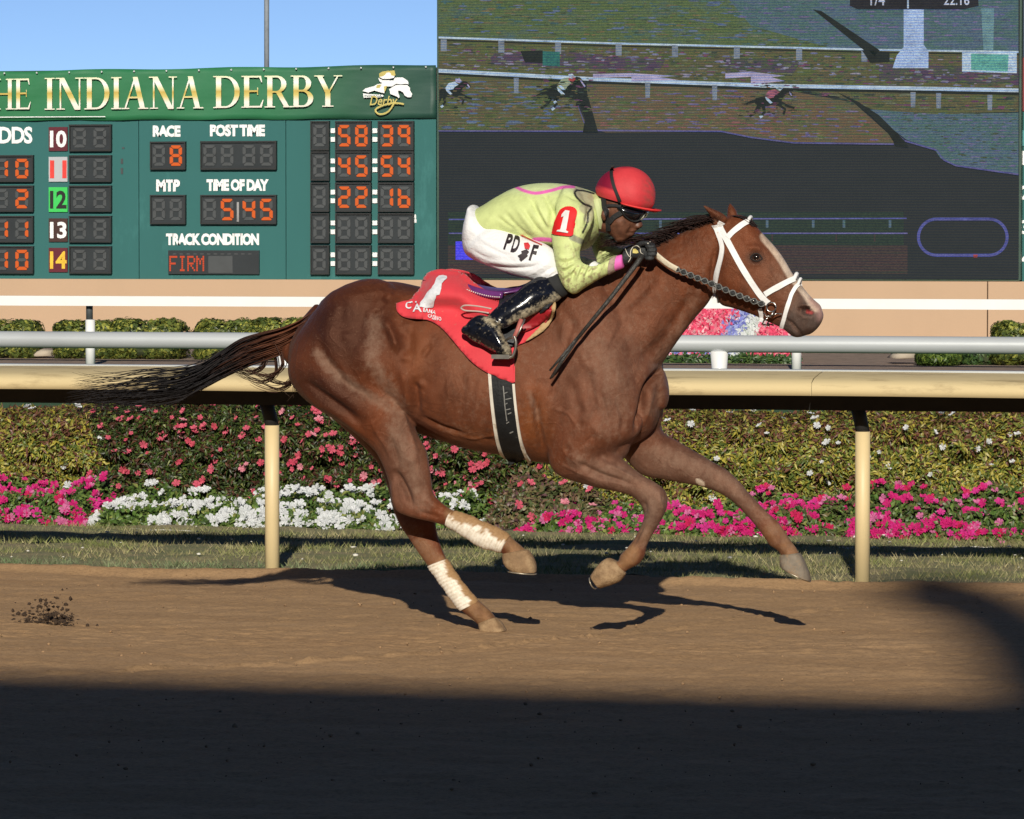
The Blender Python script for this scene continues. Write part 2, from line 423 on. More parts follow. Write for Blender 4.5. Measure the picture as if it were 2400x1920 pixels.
mix = np.clip(.5-1.1*patch+RNG.normal(0, .28, n), 0, 1)[:, None]; cols = g*(1-mix)+s_*mix
edge = ((t < .16) & (x < -1.2))[:, None]; cols = np.where(edge, e_*.55+cols*.45, cols)*RNG.uniform(.7, 1.25, (n, 1))
V, F, c = blades(x, y, np.full(n, .012)+.02*patch, RNG.uniform(.018, .048, n), RNG.uniform(.0018, .004, n), cols, 3, .8)
mesh('verge_grass', V, F, M_GRASS, colors=c)['kind'] = 'stuff'
# fallen petals and chalky stones on the verge
n = 90; x = RNG.uniform(-4, 5, n); y = RNG.uniform(3.2, 6.2, n)
V, F = blobs(np.stack([x, y, np.full(n, .05)], 1), .006+.012*RNG.random(n)**2, 8, .4)
mesh('fallen_petals', V, F, mat('petal_white', (.7, .68, .6), .7))['kind'] = 'stuff'
# pale edging boards showing under the flowers
me_ = mat('edging_white', (.75, .73, .66), .7, .2, 5, dirt=(.2, .17, .1), dirt_amt=.5)
for (a, b_) in (((20, 1246), (175, 1246)), ((225, 1245), (470, 1252)), ((1965, 1291), (2060, 1291)), ((2230, 1289), (2380, 1291))):
    p = G(*a); q = G(*b_); t_ = (q-p)
    pts = [p+t_*i/8+Vector((0, .03*math.sin(i*2.1+p.x), .008+.004*math.sin(i*3))) for i in range(9)]
    o = MB().tube(pts, .014, 6, True).build('bed_edging', me_, None, True)
    setp(o, {20: 'short pale edging strip under the magenta flowers at the left end', 225: 'long pale edging strip in front of the white flowers',
             1965: 'pale edging strip just left of the right rail post', 2230: 'pale edging strip under the flowers at the far right'}[a[0]], 'garden edging', 'pale edging strips along the flower bed')
# mulch bed beneath the plants, turf course, far mulch
m_mulch = mat('mulch', (.085, .052, .038), .95, .5, 12, bmp=.8, bscale=50)
mesh('planting_bed', [(-16, 6.25, .03), (19, 6.25, .03), (19, 9.6, .06), (-16, 9.6, .06)], [(0, 1, 2, 3)], m_mulch)['kind'] = 'structure'
m_turf = mat('turf', (.045, .115, .035), .9, .25, 1.2, bmp=.3, bscale=30, stretch=(.3, 1, 1))
mesh('turf_course', [(-300, 9.3, .015), (300, 9.3, .015), (300, YM, .015), (-300, YM, .015)], [(0, 1, 2, 3)], m_turf)['kind'] = 'structure'
mesh('mulch_bed', [(-66, YM-.3, .03), (66, YM-.3, .03), (66, YB, .12), (-66, YB, .12)], [(0, 1, 2, 3)], mat('far_mulch', (.27, .195, .15), .95, .35, 8, bmp=.5, bscale=30))['kind'] = 'structure'
# ------------------------------------------------------------------ inner rail (tan cover, dark beam, posts)
m_tan = mat('tan_vinyl', (.62, .50, .28), .7, .08, 1.6, bmp=.05, bscale=30, spec=.2, dirt=(.40, .31, .17), dirt_amt=.42, dscale=9, stretch=(.25, 1, 1))
m_tanpost = mat('tan_post_paint', (.68, .54, .30), .5, .08, 2)
m_black = mat('dark_steel_and_shade', (.02, .02, .02), .6, .3, 10)
m_alu = mat('aluminium', (.50, .53, .55), .4, .12, 3, metal=.15, bmp=.05, stretch=(.3, 1, 1))
rail = empty('inner_rail', (0, YR, 0), 'tan covered safety rail on tan posts behind the galloping horse', 'rail')
zl = P(1200, 923, YR-.40).z; zt_ = P(1200, 864, YR).z; dz = zt_-zl
prof = [(-.40, zl), (-.40, zl+.35*dz), (-.385, zl+.55*dz), (-.33, zl+.72*dz), (-.18, zl+.88*dz), (.0, zt_), (.04, zt_), (.04, zt_-.012), (.0, zt_-.012), (-.18, zl+.88*dz-.012), (-.325, zl+.70*dz-.012), (-.373, zl+.5*dz), (-.387, zl+.33*dz), (-.387, zl)]
x0, x1 = -18, 20
def sweep(prof, xa, xb, Y, seg=40):
    V = []; F = []; k = len(prof)
    for i in range(seg+1):
        x = xa+(xb-xa)*i/seg
        for (a, z) in prof: V.append((x, Y+a, z+.003*math.sin(x*1.7)))
    for i in range(seg):
        for j in range(k): F.append((i*k+j, i*k+(j+1) % k, (i+1)*k+(j+1) % k, (i+1)*k+j))
    return V, F
posts_x = [P(633, 1348, YR-.02).x + i*(P(2018, 1372, YR-.02).x-P(633, 1348, YR-.02).x) for i in range(-5, 7)]
xr = P(2018, 1372, YR).x
breaks = [-18, -10.3, -4.2, P(1933, 900, YR).x, 8.1, 14.2, 20]
for a, b_ in zip(breaks[:-1], breaks[1:]):
    V, F = sweep(prof, a+.002, b_-.002, YR); mesh('rail_cover', V, F, m_tan, rail, True)
zbm = P(1200, 955, YR-.1).z
MB().box(x0, x1, YR-.10, YR-.02, zbm, zl+.045).build('beam', m_black, rail)
MB().box(x0, x1, YR-.05, YR+.05, zt_-.06, zt_+.006).build('top_channel', m_alu, rail)
for x in posts_x:
    pts = [(x, YR+.02, -.1), (x, YR+.02, .40), (x, YR+.02, zbm-.11)]
    MB().tube(pts, .038, 20).build('post', m_tanpost, rail, True)
    MB().tube([(x, YR+.02, zbm-.112), (x-.008, YR+.01, zbm-.06), (x-.02, YR-.03, zbm+.02)], .036, 16).build('neck', m_black, rail, True)  # gooseneck top of the post; dark colour paints in the beam's shade
    MB().box(x-.045, x+.045, YR-.30, YR+.0, zl+.05, zl+.07).build('bracket', m_black, rail)
# ------------------------------------------------------------------ turf rail: grey pipe with flared brackets
tr = empty('turf_rail', (0, YP, 0), 'round grey aluminium pipe rail across the middle, in front of the white rail', 'rail')
zc = P(1200, 803, YP).z
MB().tube([(x, YP, zc) for x in np.linspace(-30, 36, 60)], .058, 24).build('pipe', m_alu, tr, True)
m_white = mat('white_paint', (.80, .80, .80), .4, .04, 3)
sp = P(1685, 850, YP).x-P(667, 830, YP).x
for i in range(-9, 12):
    x = P(667, 830, YP).x+i*sp
    MB().tube([(x, YP+.02, -.05), (x, YP+.02, zc-.30), (x, YP+.02, zc-.26), (x, YP+.01, zc-.05)], [.028, .033, .045, .062], 16).build('post', m_white, tr, True)
# ------------------------------------------------------------------ white rail
wr = empty('white_rail', (0, YW, 0), 'flat white running rail on white posts in front of the peach wall', 'rail')
za, zb = P(1200, 697.5, YW).z, P(1200, 721, YW).z
MB().box(-45, 50, YW-.08, YW, zb, za).build('top_rail', m_white, wr)
sp = P(1865, 780, YW).x-P(208, 780, YW).x
m_dgrey = mat('dark_rubber', (.05, .06, .065), .7)
for i in range(-14, 18):
    x = P(208, 780, YW).x+i*sp/3
    MB().tube([(x, YW+.06, 0), (x, YW+.06, .62)], .062, 16).build('post', m_white, wr, True)
    MB().tube([(x-.01, YW+.06, .62), (x-.01, YW+.06, zb+.02)], .045, 12).build('post_collar', m_dgrey, wr, True)
# ------------------------------------------------------------------ peach wall under the boards
def cx_(px, Y): return P(px, 700, Y).x
m_peach = mat('peach_stucco', (.50, .345, .225), .85, .06, .6, bmp=.15, bscale=40, dirt=(.42, .28, .18), dirt_amt=.08, dscale=.6, stretch=(1, 1, .4))
YWF = YB-.37
zt = P(1200, 657, YWF).z
wall = empty('base_wall', (0, YB, 0), 'low peach stucco wall running beneath the scoreboard and the video screen', 'wall')
MB().box(-60, cx_(2322, YB)-.01, YWF, YB+.3, 0, zt).build('wall_panel', m_peach, wall)
MB().box(cx_(2322, YB)+.01, 66, YWF, YB+.3, 0, zt).build('wall_panel', m_peach, wall)
# ================================================================== SCOREBOARD
m_green = mat('board_green', (.030, .132, .128), .65, .10, .5, spec=.25, bmp=.06, bscale=12, dirt=(.045, .175, .17), dirt_amt=.2, dscale=1.3, stretch=(1, 1, .35))
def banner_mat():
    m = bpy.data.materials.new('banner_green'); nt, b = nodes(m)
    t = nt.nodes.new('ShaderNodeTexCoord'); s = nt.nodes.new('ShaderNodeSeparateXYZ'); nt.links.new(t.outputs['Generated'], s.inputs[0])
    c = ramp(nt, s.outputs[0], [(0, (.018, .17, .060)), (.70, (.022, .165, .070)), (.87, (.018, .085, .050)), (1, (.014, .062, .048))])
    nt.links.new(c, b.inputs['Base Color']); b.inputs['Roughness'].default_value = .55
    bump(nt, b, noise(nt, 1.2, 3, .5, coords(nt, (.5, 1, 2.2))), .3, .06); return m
def gold_mat():
    m = bpy.data.materials.new('gilt_print'); nt, b = nodes(m)
    t = nt.nodes.new('ShaderNodeTexCoord'); s = nt.nodes.new('ShaderNodeSeparateXYZ'); nt.links.new(t.outputs['Generated'], s.inputs[0])
    c = ramp(nt, s.outputs[2], [(0, (.75, .70, .60)), (.18, (.80, .80, .72)), (.38, (.62, .52, .16)), (.52, (.52, .38, .08)), (.62, (.70, .66, .35)), (.78, (.85, .87, .84)), (1, (.75, .76, .50))])
    nt.links.new(c, b.inputs['Base Color']); b.inputs['Roughness'].default_value = .5; return m
m_pr_white = mat('print_white', (.82, .84, .84), .5, .05, 3)
m_pr_gold = mat('print_gold', (.50, .42, .12), .5, .2, 4)
m_panel = mat('display_black', (.030, .036, .040), .35, .2, 2)
m_frame = mat('display_bezel', (.012, .014, .015), .6, .2, 2)
m_seg_on = emat('lit_segment', (1.0, .17, .028), .80)
m_seg_off = mat('dark_segment', (.055, .062, .066), .5, .15, 3)
sb = empty('scoreboard', (0, YB, 0), 'green tote scoreboard under a green banner, with orange numerals', 'scoreboard')
def pbox(mb, px0, py0, px1, py1, Yf, Yk):
    """box whose front face at depth Yf fills the given photo rectangle"""
    a = P(px0, py0, Yf); b = P(px1, py1, Yf); mb.box(a.x, b.x, Yf, Yk, b.z, a.z); return mb
ztop = P(1027, 279, YB).z
zbot = zt-.02
# face in upright panels with seams
seams = [-420, -60, 330, 674, 1026]
for a, b_ in zip(seams[:-1], seams[1:]):
    MB().box(cx_(a, YB)+.006, cx_(b_, YB)-.006, YB-.08, YB+.5, zbot, ztop+.3).build('face_panel', m_green, sb)
MB().box(cx_(-420, YB), cx_(1025, YB), YB-.02, YB+.9, zbot-.02, P(1025, 158, YB).z).build('housing', m_black, sb)
# banner, slightly rippled
bnr = empty('banner', (0, YB, 0), 'wide green cloth banner lettered THE INDIANA DERBY above the scoreboard', 'banner')
V = []; F = []; nx, nz = 90, 10
for i in range(nx+1):
    px = -300+(1022+300)*i/nx
    tp = 167-15.5*(px/1022)+1.5*math.sin(px*.02); bt = 283-5*(px/1022)+1.0*math.sin(px*.031)
    for j in range(nz+1):
        p = P(px, tp+(bt-tp)*j/nz, YB-.12); p.y += .012*math.sin(px*.03+j*.8)+.006*math.sin(px*.09+j)
        V.append(p)
for i in range(nx):
    for j in range(nz): F.append((i*(nz+1)+j, i*(nz+1)+j+1, (i+1)*(nz+1)+j+1, (i+1)*(nz+1)+j))
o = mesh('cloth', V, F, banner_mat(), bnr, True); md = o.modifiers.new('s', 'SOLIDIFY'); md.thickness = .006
for i in range(14):
    px = 10+i*76
    if px < 1020: MB().tube([P(px, 167-15.5*px/1022+5, YB-.17), P(px, 167-15.5*px/1022+5, YB-.10)], .014, 8).build('grommet', m_alu, bnr)
# serif capitals drawn stroke by stroke on a unit box (x right, y up)
def rect(x0, y0, x1, y1): return [(x0, y0), (x1, y0), (x1, y1), (x0, y1)]
TK, TN, SF = .17, .055, .035
def stem(x, w=TK): return [rect(x, 0, x+w, 1), rect(x-.09, 0, x+w+.09, SF), rect(x-.09, 1-SF, x+w+.09, 1)]
def diag(x0, y0, x1, y1, w): return [[(x0, y0), (x0+w, y0), (x1+w, y1), (x1, y1)]]
def bowl(x, y0, y1, w, tk=TK):
    n = 12; out = []; cy = (y0+y1)/2; ry = (y1-y0)/2
    for i in range(n):
        a0 = -90+180*i/n; a1 = -90+180*(i+1)/n
        q = lambda a, rx, r_: (x+rx*math.cos(R(a)), cy+r_*math.sin(R(a)))
        out.append([q(a0, w-tk, ry-TN), q(a0, w, ry), q(a1, w, ry), q(a1, w-tk, ry-TN)])
    return out
GL = {
 'I': (.40, stem(.11)),
 'H': (.95, stem(.1)+stem(.68)+[rect(.27, .48, .68, .48+TN)]),
 'E': (.76, stem(.1)+[rect(.27, 0, .68, TN), rect(.27, .49, .55, .49+TN), rect(.27, 1-TN, .66, 1), [(.68, 0), (.74, .24), (.71, .24), (.62, TN)], [(.66, 1), (.69, .80), (.66, .80), (.60, 1-TN)], rect(.53, .40, .56, .63)]),
 'N': (.98, [rect(.14, 0, .14+TN, 1), rect(.03, 0, .32, SF), rect(.0, 1-SF, .3, 1), rect(.80, 0, .80+TN, 1), rect(.68, 1-SF, .97, 1)]+diag(.66, -.01, .11, 1, .19)),
 'A': (.92, diag(.07, 0, .42, 1.0, TN)+diag(.62, 0, .36, 1.0, TK)+[rect(.22, .33, .66, .33+TN), rect(-.02, 0, .24, SF), rect(.55, 0, .90, SF)]),
 'D': (.92, stem(.1)+[rect(.2, 0, .45, TN), rect(.2, 1-TN, .45, 1)]+bowl(.42, 0, 1, .46)),
 'R': (.86, stem(.1)+[rect(.2, 1-TN, .45, 1), rect(.2, .46, .45, .46+TN)]+bowl(.40, .46, 1, .33)+diag(.66, 0, .38, .48, TK)+[rect(.62, 0, .92, SF)]),
 'B': (.80, stem(.1)+[rect(.2, 0, .42, TN), rect(.2, 1-TN, .42, 1), rect(.2, .49, .42, .49+TN)]+bowl(.38, .49, 1, .30)+bowl(.40, 0, .545, .35)),
 'Y': (.84, [rect(.34, 0, .34+TK, .45), rect(.24, 0, .61, SF), rect(-.02, 1-SF, .30, 1), rect(.62, 1-SF, .90, 1)]+diag(.34, .44, .06, 1, TK)+diag(.42, .44, .74, 1, TN)),
 'T': (.8, [rect(.32, 0, .32+TK, 1), rect(.22, 0, .59, SF), rect(.04, 1-TN, .78, 1), rect(.04, .80, .07, 1), rect(.75, .80, .78, 1)])}
def serif(word, x0, x1, yb0, yt0, yb1, yt1, m, parent, Y):
    tot = sum(GL[c][0] for c in word); x = 0
    for c in word:
        wd, polys = GL[c]; V = []; F = []
        for k, pl in enumerate(polys):
            ids = []
            for (a, b_) in pl:
                t = (x+a)/tot; px = x0+(x1-x0)*t
                yb = yb0+(yb1-yb0)*t; yt = yt0+(yt1-yt0)*t
                V.append(P(px, yb+(yt-yb)*b_, Y-.0006*k)); ids.append(len(V)-1)
            F.append(tuple(ids))
        mesh('letter', V, F, m, parent); x += wd
m_gilt = gold_mat(); YL = YB-.17
serif('THE', -60, 73, 258, 186, 256, 184, m_gilt, bnr, YL)
serif('INDIANA', 103, 478, 257.5, 183, 254, 178.5, m_gilt, bnr, YL)
serif('DERBY', 499, 798, 253.5, 178.5, 250, 176.5, m_gilt, bnr, YL)
MB().poly([P(-40, 274, YL), P(247, 272.6, YL), P(247, 274.4, YL), P(-40, 276, YL)], .004).build('rule_line', m_pr_white, bnr)
# emblem: galloping horse and rider above a gilt script word
def E(x, y): return (840+x/11.347, 150+y/11.347)
def emb(pts, m, lift=0, nm='emblem_shape'): MB().poly([P(*E(*p), YL-lift) for p in pts], .003).build(nm, m, bnr)
emb([(820,180),(960,175),(990,300),(930,330),(560,370),(550,260),(640,200)], m_pr_gold, .004)
emb([(700,300),(760,230),(850,235),(870,300),(960,320),(950,370),(820,400),(650,400),(560,350),(640,330)], m_pr_white, .010)
emb([(530,370),(640,430),(940,440),(960,380),(1000,360),(1180,360),(1320,450),(1340,540),(1230,530),(1140,545),(1000,530),(900,600),(830,600),(760,600),(640,520),(560,460)], m_pr_white, .006)
emb([(1000,560),(1180,560),(1300,560),(1380,640),(1370,700),(1430,800),(1410,880),(1320,890),(1230,840),(1190,760),(1100,710),(1050,720),(1070,800),(1100,870),(1080,910),(1010,860),(850,800),(820,670)], m_pr_white, .007)
emb([(110,720),(190,650),(420,590),(500,540),(640,520),(760,580),(740,650),(690,780),(560,750),(430,710),(260,765)], m_pr_white, .008)
emb([(500,560),(620,545),(560,640),(470,640)], m_pr_gold, .013)
emb([(680,600),(765,580),(735,680),(690,760)], m_pr_gold, .013)
emb([(120,780),(260,800),(640,820),(680,860),(560,890),(140,900)], m_pr_white, .005)
m_dk = mat('print_dark', (.01, .05, .035), .6)
V2, F2 = text2d('INDIANA', *E(160, 825), *E(620, 880), .0); flat2d('lettering', V2, F2, YL-.016, m_dk, bnr)
V2, F2 = text2d('Derby', *E(300, 850), *E(1040, 1180), .012, shear=.25); flat2d('lettering', V2, F2, YL-.018, m_pr_gold, bnr)
sw = [E(*p) for p in [(1210,1070),(1050,1045),(860,1050),(640,1110),(480,1190),(460,1260),(540,1330),(660,1330),(790,1270),(880,1160),(940,1050)]]
MB().tube(curve_px(sw, YL-.02, 4), .016, 6, True, .25).build('swoosh', m_pr_gold, bnr)
# seven-segment digits
SEG = {'0': 'abcdef', '1': 'bc', '2': 'abged', '3': 'abgcd', '4': 'fgbc', '5': 'afgcd', '6': 'fedcg', '7': 'abc', '8': 'abcdefg', '9': 'abcfg', ' ': ''}
def seg_polys(x0, y0, x1, y1, t):
    ym = (y0+y1)/2; g = t*.12; c = t*.55
    return {'a': [(x0+c, y0), (x1-c, y0), (x1-t*.35, y0+t*.35), (x1-t-g, y0+t), (x0+t+g, y0+t), (x0+t*.35, y0+t*.35)],
            'd': [(x0+t+g, y1-t), (x1-t-g, y1-t), (x1-t*.35, y1-t*.35), (x1-c, y1), (x0+c, y1), (x0+t*.35, y1-t*.35)],
            'g': [(x0+t*.6, ym), (x0+t, ym-t*.5), (x1-t, ym-t*.5), (x1-t*.6, ym), (x1-t, ym+t*.5), (x0+t, ym+t*.5)],
            'f': [(x0, y0+c+g), (x0+t*.4, y0+t*.55+g), (x0+t, y0+t+g), (x0+t, ym-t*.55-g), (x0+t*.5, ym-g), (x0, ym-t*.5)],
            'b': [(x1, y0+c+g), (x1-t*.4, y0+t*.55+g), (x1-t, y0+t+g), (x1-t, ym-t*.55-g), (x1-t*.5, ym-g), (x1, ym-t*.5)],
            'e': [(x0, ym+t*.5), (x0+t*.5, ym+g), (x0+t, ym+t*.55+g), (x0+t, y1-t-g), (x0+t*.4, y1-t*.55-g), (x0, y1-c-g)],
            'c': [(x1, ym+t*.5), (x1-t*.5, ym+g), (x1-t, ym+t*.55+g), (x1-t, y1-t-g), (x1-t*.4, y1-t*.55-g), (x1, y1-c-g)]}
YF = YB-.08
def display(x0, y0, x1, y1, chars, colon=None):
    pn = pbox(MB(), x0, y0, x1, y1, YF-.05, YF-.001).build('display_panel', m_panel, sb)
    fr = MB(); pbox(fr, x0-2, y0-2, x1+2, y0+1.2, YF-.08, YF-.002); pbox(fr, x0-2, y1-3.2, x1+2, y1+.6, YF-.08, YF-.002)
    pbox(fr, x0-2, y0+1.2, x0+1.2, y1-3.2, YF-.08, YF-.002); pbox(fr, x1-1.2, y0+1.2, x1+2, y1-3.2, YF-.08, YF-.002)
    fr.build('bezel', m_frame, pn)
    n = len(chars); gap = 0
    cw = (x1-x0-(10 if colon else 0))/n
    for i, ch in enumerate(chars):
        cx = x0+cw*(i+.5)+(10 if colon and i >= colon else 0); hw = min(cw*.36, 15); h = (y1-y0)
        for k_, pl in seg_polys(cx-hw, y0+h*.11, cx+hw, y1-h*.13, 7.6).items():
            on = ch != '' and k_ in SEG[ch]
            MB().poly([P(*p, YF-(.062 if on else .056)) for p in pl], .006).build('digit_segment', m_seg_on if on else m_seg_off, pn)
    return pn
def label(s, x0, y0, x1, y1, m=None, bold=.06, Yl=None, nm='lettering'):
    V2, F2 = text2d(s, x0, y0, x1, y1, bold, spacing=.92); return flat2d(nm, V2, F2, Yl or YF-.012, m or m_pr_white, sb)
rows5 = [(294, 354), (366, 426), (437, 496), (508, 568), (579, 641)]
label('ODDS', -38, 297, 76, 337, bold=.035)
for (y0, y1), ch in zip(rows5[1:], ['10', ' 2', '11', '10']): display(-20, y0, 75, y1, [' ']+list(ch) if False else list(ch), None)
plates = [('10', (.10, .008, .018), m_pr_white), ('11', (.45, .47, .50), mat('print_red', (.75, .05, .04), .5)), ('12', (.04, .55, .10), mat('print_black', (.01, .012, .01), .5)),
          ('13', (.05, .018, .014), m_pr_white), ('14', (.11, .008, .018), mat('print_yellow', (.80, .50, .04), .5))]
pr = [(298, 354), (368, 426), (439, 497), (512, 567), (581, 638)]
for (t, c, mm), (y0, y1), r5 in zip(plates, pr, rows5):
    o = pbox(MB(), 114, y0, 158, y1, YF-.03, YF-.001).build('number_plate', mat('plate_'+t, c, .5, .05), sb)
    label(t, 117, y0+8, 156, y1-8, mm, .03, YF-.036)
    display(163, r5[0], 258, r5[1], '  ')
label('RACE', 358, 294, 423, 321); display(353, 334, 432, 397, ' 8')
label('POST TIME', 492, 292, 621, 320); display(471, 333, 645, 397, '    ', 2)
label('MTP', 366, 421, 422, 449); display(353, 459, 432, 525, '  ')
label('TIME OF DAY', 484, 420, 630, 448); display(471, 459, 645, 525, ' 545', 2)
pbox(MB(), 555, 474, 560, 520, YF-.064, YF-.057).build('divider_bar', mat('divider_grey', (.3, .3, .3), .6), sb)
label('TRACK CONDITION', 389, 547, 607, 575)
pn = pbox(MB(), 394, 587, 607, 643, YF-.05, YF-.001).build('display_panel', m_panel, sb)
DOT = {'F': ['#####', '#....', '#....', '####.', '#....', '#....', '#....'], 'I': ['.###.', '..#..', '..#..', '..#..', '..#..', '..#..', '.###.'],
       'R': ['####.', '#...#', '#...#', '####.', '#.#..', '#..#.', '#...#'], 'M': ['#...#', '##.##', '#.#.#', '#.#.#', '#...#', '#...#', '#...#']}
m_dot = emat('lit_dot', (1, .12, .04), .7)
for i, ch in enumerate('FIRM'):
    mb = MB()
    for r_, row in enumerate(DOT[ch]):
        for c_, v_ in enumerate(row):
            if v_ == '#':
                x = 397+i*21+c_*3.7; y = 600+r_*5.2; pbox(mb, x, y, x+3.3, y+4.5, YF-.056, YF-.051)
    mb.build('matrix_letter', m_dot, pn)
mb = MB()
for i in range(12): pbox(mb, 405+i*16, 594, 413+i*16, 597, YF-.056, YF-.051)
mb.build('panel_ribs', m_seg_off, pn)
mb = MB(); pbox(mb, 488, 600, 545, 640, YF-.054, YF-.051).build('unlit_matrix', m_seg_off, pn)
rt_ = [(286, 352), (357, 423), (430, 496), (502, 569), (577, 643)]
for (y0, y1), v_ in zip(rt_, ['5839', '4554', '2216', '    ', '    ']):
    display(729, y0, 769, y1, ' '); display(787, y0, 867, y1, v_[:2]); display(887, y0, 967, y1, v_[2:])
    for x in (775, 873):
        for dy in (.31, .62):
            yc = y0+(y1-y0)*dy; pbox(MB(), x, yc-5.5, x+11, yc+5.5, YF-.03, YF-.001).build('colon_dot', m_pr_white, sb)
for (x, y, h) in ((286, 345, 4), (283, 372, 12), (283, 394, 14), (970, 503, 10), (971, 514, 8)):
    pbox(MB(), x, y, x+5, y+h, YF-.012, YF-.001).build('small_plate', m_seg_off if x < 300 else m_pr_white, sb)
# far board right of the screen
rb = empty('side_board', (cx_(2396, YB), YB, 0), 'edge of a second green board with white row numbers at the right of the screen', 'scoreboard')
a = cx_(2391, YB)
MB().box(a, a+6, YB-.08, YB+.5, zbot, P(2400, 262, YB).z).build('face_panel', m_green, rb)
MB().box(a, a+6, YB-.10, YB+.5, P(2400, 262, YB).z+.005, P(2400, 136, YB).z).build('face_panel', mat('maroon_panel', (.20, .012, .02), .5), rb)
MB().box(a, a+6, YB-.09, YB+.5, P(2400, 136, YB).z+.005, P(2400, -160, YB).z).build('face_panel', mat('navy_panel', (.012, .03, .075), .5), rb)
pbox(MB(), 2391, 306, 2480, 342, YB-.10, YB-.082).build('name_strip', mat('teal_strip', (.05, .25, .27), .5), rb)
for t, y in (('1', 370), ('2', 451), ('3', 532), ('4', 606)):
    V2, F2 = text2d(t, 2393 if t != '1' else 2394, y-16, 2415, y+17, .03); flat2d('row_number', V2, F2, YB-.095, m_pr_white, rb)
# ================================================================== VIDEO SCREEN
vs = empty('video_screen', (cx_(1700, YB), YB, 0), 'giant dark video screen replaying the race behind the jockey', 'video screen')
YS = YB-.30
pbox(MB(), 1024, -180, 2392, 657, YS+.02, YB+.6).build('cabinet', mat('cabinet_green', (.03, .07, .05), .6), vs)
def scr(name, c, s=.9): return pic_mat(name, [(.30, tuple(x*.45 for x in c)), (.5, c), (.66, tuple(x*1.25 for x in c)), (.75, (c[0]*.8+.02, c[1]*.7+.01, c[2]+.05))], s*.85, (2.2, 1, 3.5))
def pic_mat(name, stops, s=.8, sc=(1, 1, 3)):
    """picture area of the screen: coloured pixel grain that the display itself emits"""
    m = bpy.data.materials.new(name); nt, b = nodes(m)
    v = coords(nt, sc); f = noise(nt, 1.6, 12, .82, v); col = ramp(nt, f, stops)
    g = noise(nt, 55, 2, .6, coords(nt, (1, 1, 2))); g2 = ramp(nt, g, [(.35, (.55, .65, .8)), (.5, (.95, .9, .95)), (.65, (1.25, 1.35, 1.15))])
    col = mixc(nt, 1.0, col, g2, 'MULTIPLY')
    wv = nt.nodes.new('ShaderNodeTexWave'); wv.bands_direction = 'Z'; wv.inputs['Scale'].default_value = 7.5; wv.inputs['Distortion'].default_value = .6; wv.inputs['Detail'].default_value = 1
    nt.links.new(coords(nt, (.12, 1, 1), rot=(0, R(-2), 0)), wv.inputs[0])
    w2 = ramp(nt, wv.outputs['Fac'], [(0, (.62, .72, 1.05)), (.5, (1, 1, 1)), (1, (1.25, 1.05, 1.0))])
    col = mixc(nt, 1.0, col, w2, 'MULTIPLY')
    nt.links.new(col, b.inputs['Emission Color']); b.inputs['Emission Strength'].default_value = s*1.45
    b.inputs['Base Color'].default_value = (.002, .002, .002, 1); b.inputs['Roughness'].default_value = .7; b.inputs['Specular IOR Level'].default_value = .15
    return m
m_scr = pic_mat('screen_dark', [(.3, (.020, .028, .028)), (.6, (.026, .033, .033))], .75)
disp = pbox(MB(), 1028, -176, 2387, 655, YS, YS+.019).build('display', m_scr, vs)
def sp_(pts, m, lift, nm='picture_area'): return MB().poly([P(x, y, YS-lift) for x, y in pts], .003).build(nm, m, disp)
g_olive = pic_mat('pic_olive', [(.25, (.055, .085, .028)), (.42, (.085, .115, .038)), (.55, (.10, .085, .045)), (.68, (.075, .11, .06)), (.8, (.12, .10, .16))])
g_blue = pic_mat('pic_bluegreen', [(.3, (.045, .10, .10)), (.45, (.085, .13, .17)), (.55, (.06, .13, .10)), (.65, (.11, .12, .19)), (.8, (.10, .15, .12))])
g_bed = pic_mat('pic_flowerbed', [(.3, (.02, .035, .03)), (.45, (.08, .05, .09)), (.6, (.055, .08, .04)), (.72, (.13, .05, .09)), (.85, (.12, .13, .18))], .8, (1.5, 1, 4))
g_brown = pic_mat('pic_dirt', [(.3, (.085, .085, .035)), (.45, (.13, .09, .05)), (.6, (.085, .10, .05)), (.75, (.16, .075, .06))])
g_top = pic_mat('pic_turf', [(.3, (.06, .11, .035)), (.5, (.09, .13, .05)), (.65, (.06, .11, .11)), (.8, (.09, .12, .18))])
sp_([(1028,-176),(2387,-176),(2387,150),(1028,140)], g_top, .004)
sp_([(1560,-176),(2387,-176),(2387,140),(2000,128),(1760,60)], g_blue, .008)
sp_([(1028,88),(1440,102),(2060,117),(2387,122),(2387,225),(1800,206),(1028,180)], g_olive, .012)
sp_([(1150,125),(1330,122),(1560,140),(1545,166),(1330,160),(1150,152)], g_bed, .016)
sp_([(1700,135),(1880,140),(1860,172),(1700,165)], g_bed, .016)
sp_([(2060,150),(2387,160),(2387,200),(2060,190)], g_bed, .016)
sp_([(1028,180),(1353,188),(1353,243),(1378,300),(1366,307),(1028,306)], g_olive, .016)
sp_([(1375,196),(1810,206),(2000,240),(2098,328),(2092,338),(1860,335),(1760,322),(1690,309),(1420,311),(1392,303),(1380,280)], g_brown, .016)
sp_([(1840,205),(2387,222),(2387,262),(2200,268),(2050,258),(1960,226)], g_olive, .019)
sp_([(2030,256),(2200,268),(2387,264),(2387,407),(2240,389),(2205,372),(2190,350),(2125,328)], g_blue, .022)
halo = scr('pic_violet_edge', (.10, .10, .24), .9)
m_sw = scr('pic_white', (.42, .55, .62), .9); m_sp = scr('pic_pinkwhite', (.42, .40, .55), .8); m_sd = scr('pic_black', (.016, .025, .022), .8)
def sline(pts, th, m, lift, nm='picture_line'):
    up = [(x, y-th/2) for x, y in pts]; dn = [(x, y+th/2) for x, y in pts][::-1]; sp_(up+dn, m, lift, nm)
sline([(1028,307),(1366,308),(1376,300)], 3.5, halo, .026); sline([(1353,243),(1368,285),(1376,303)], 5, halo, .026)
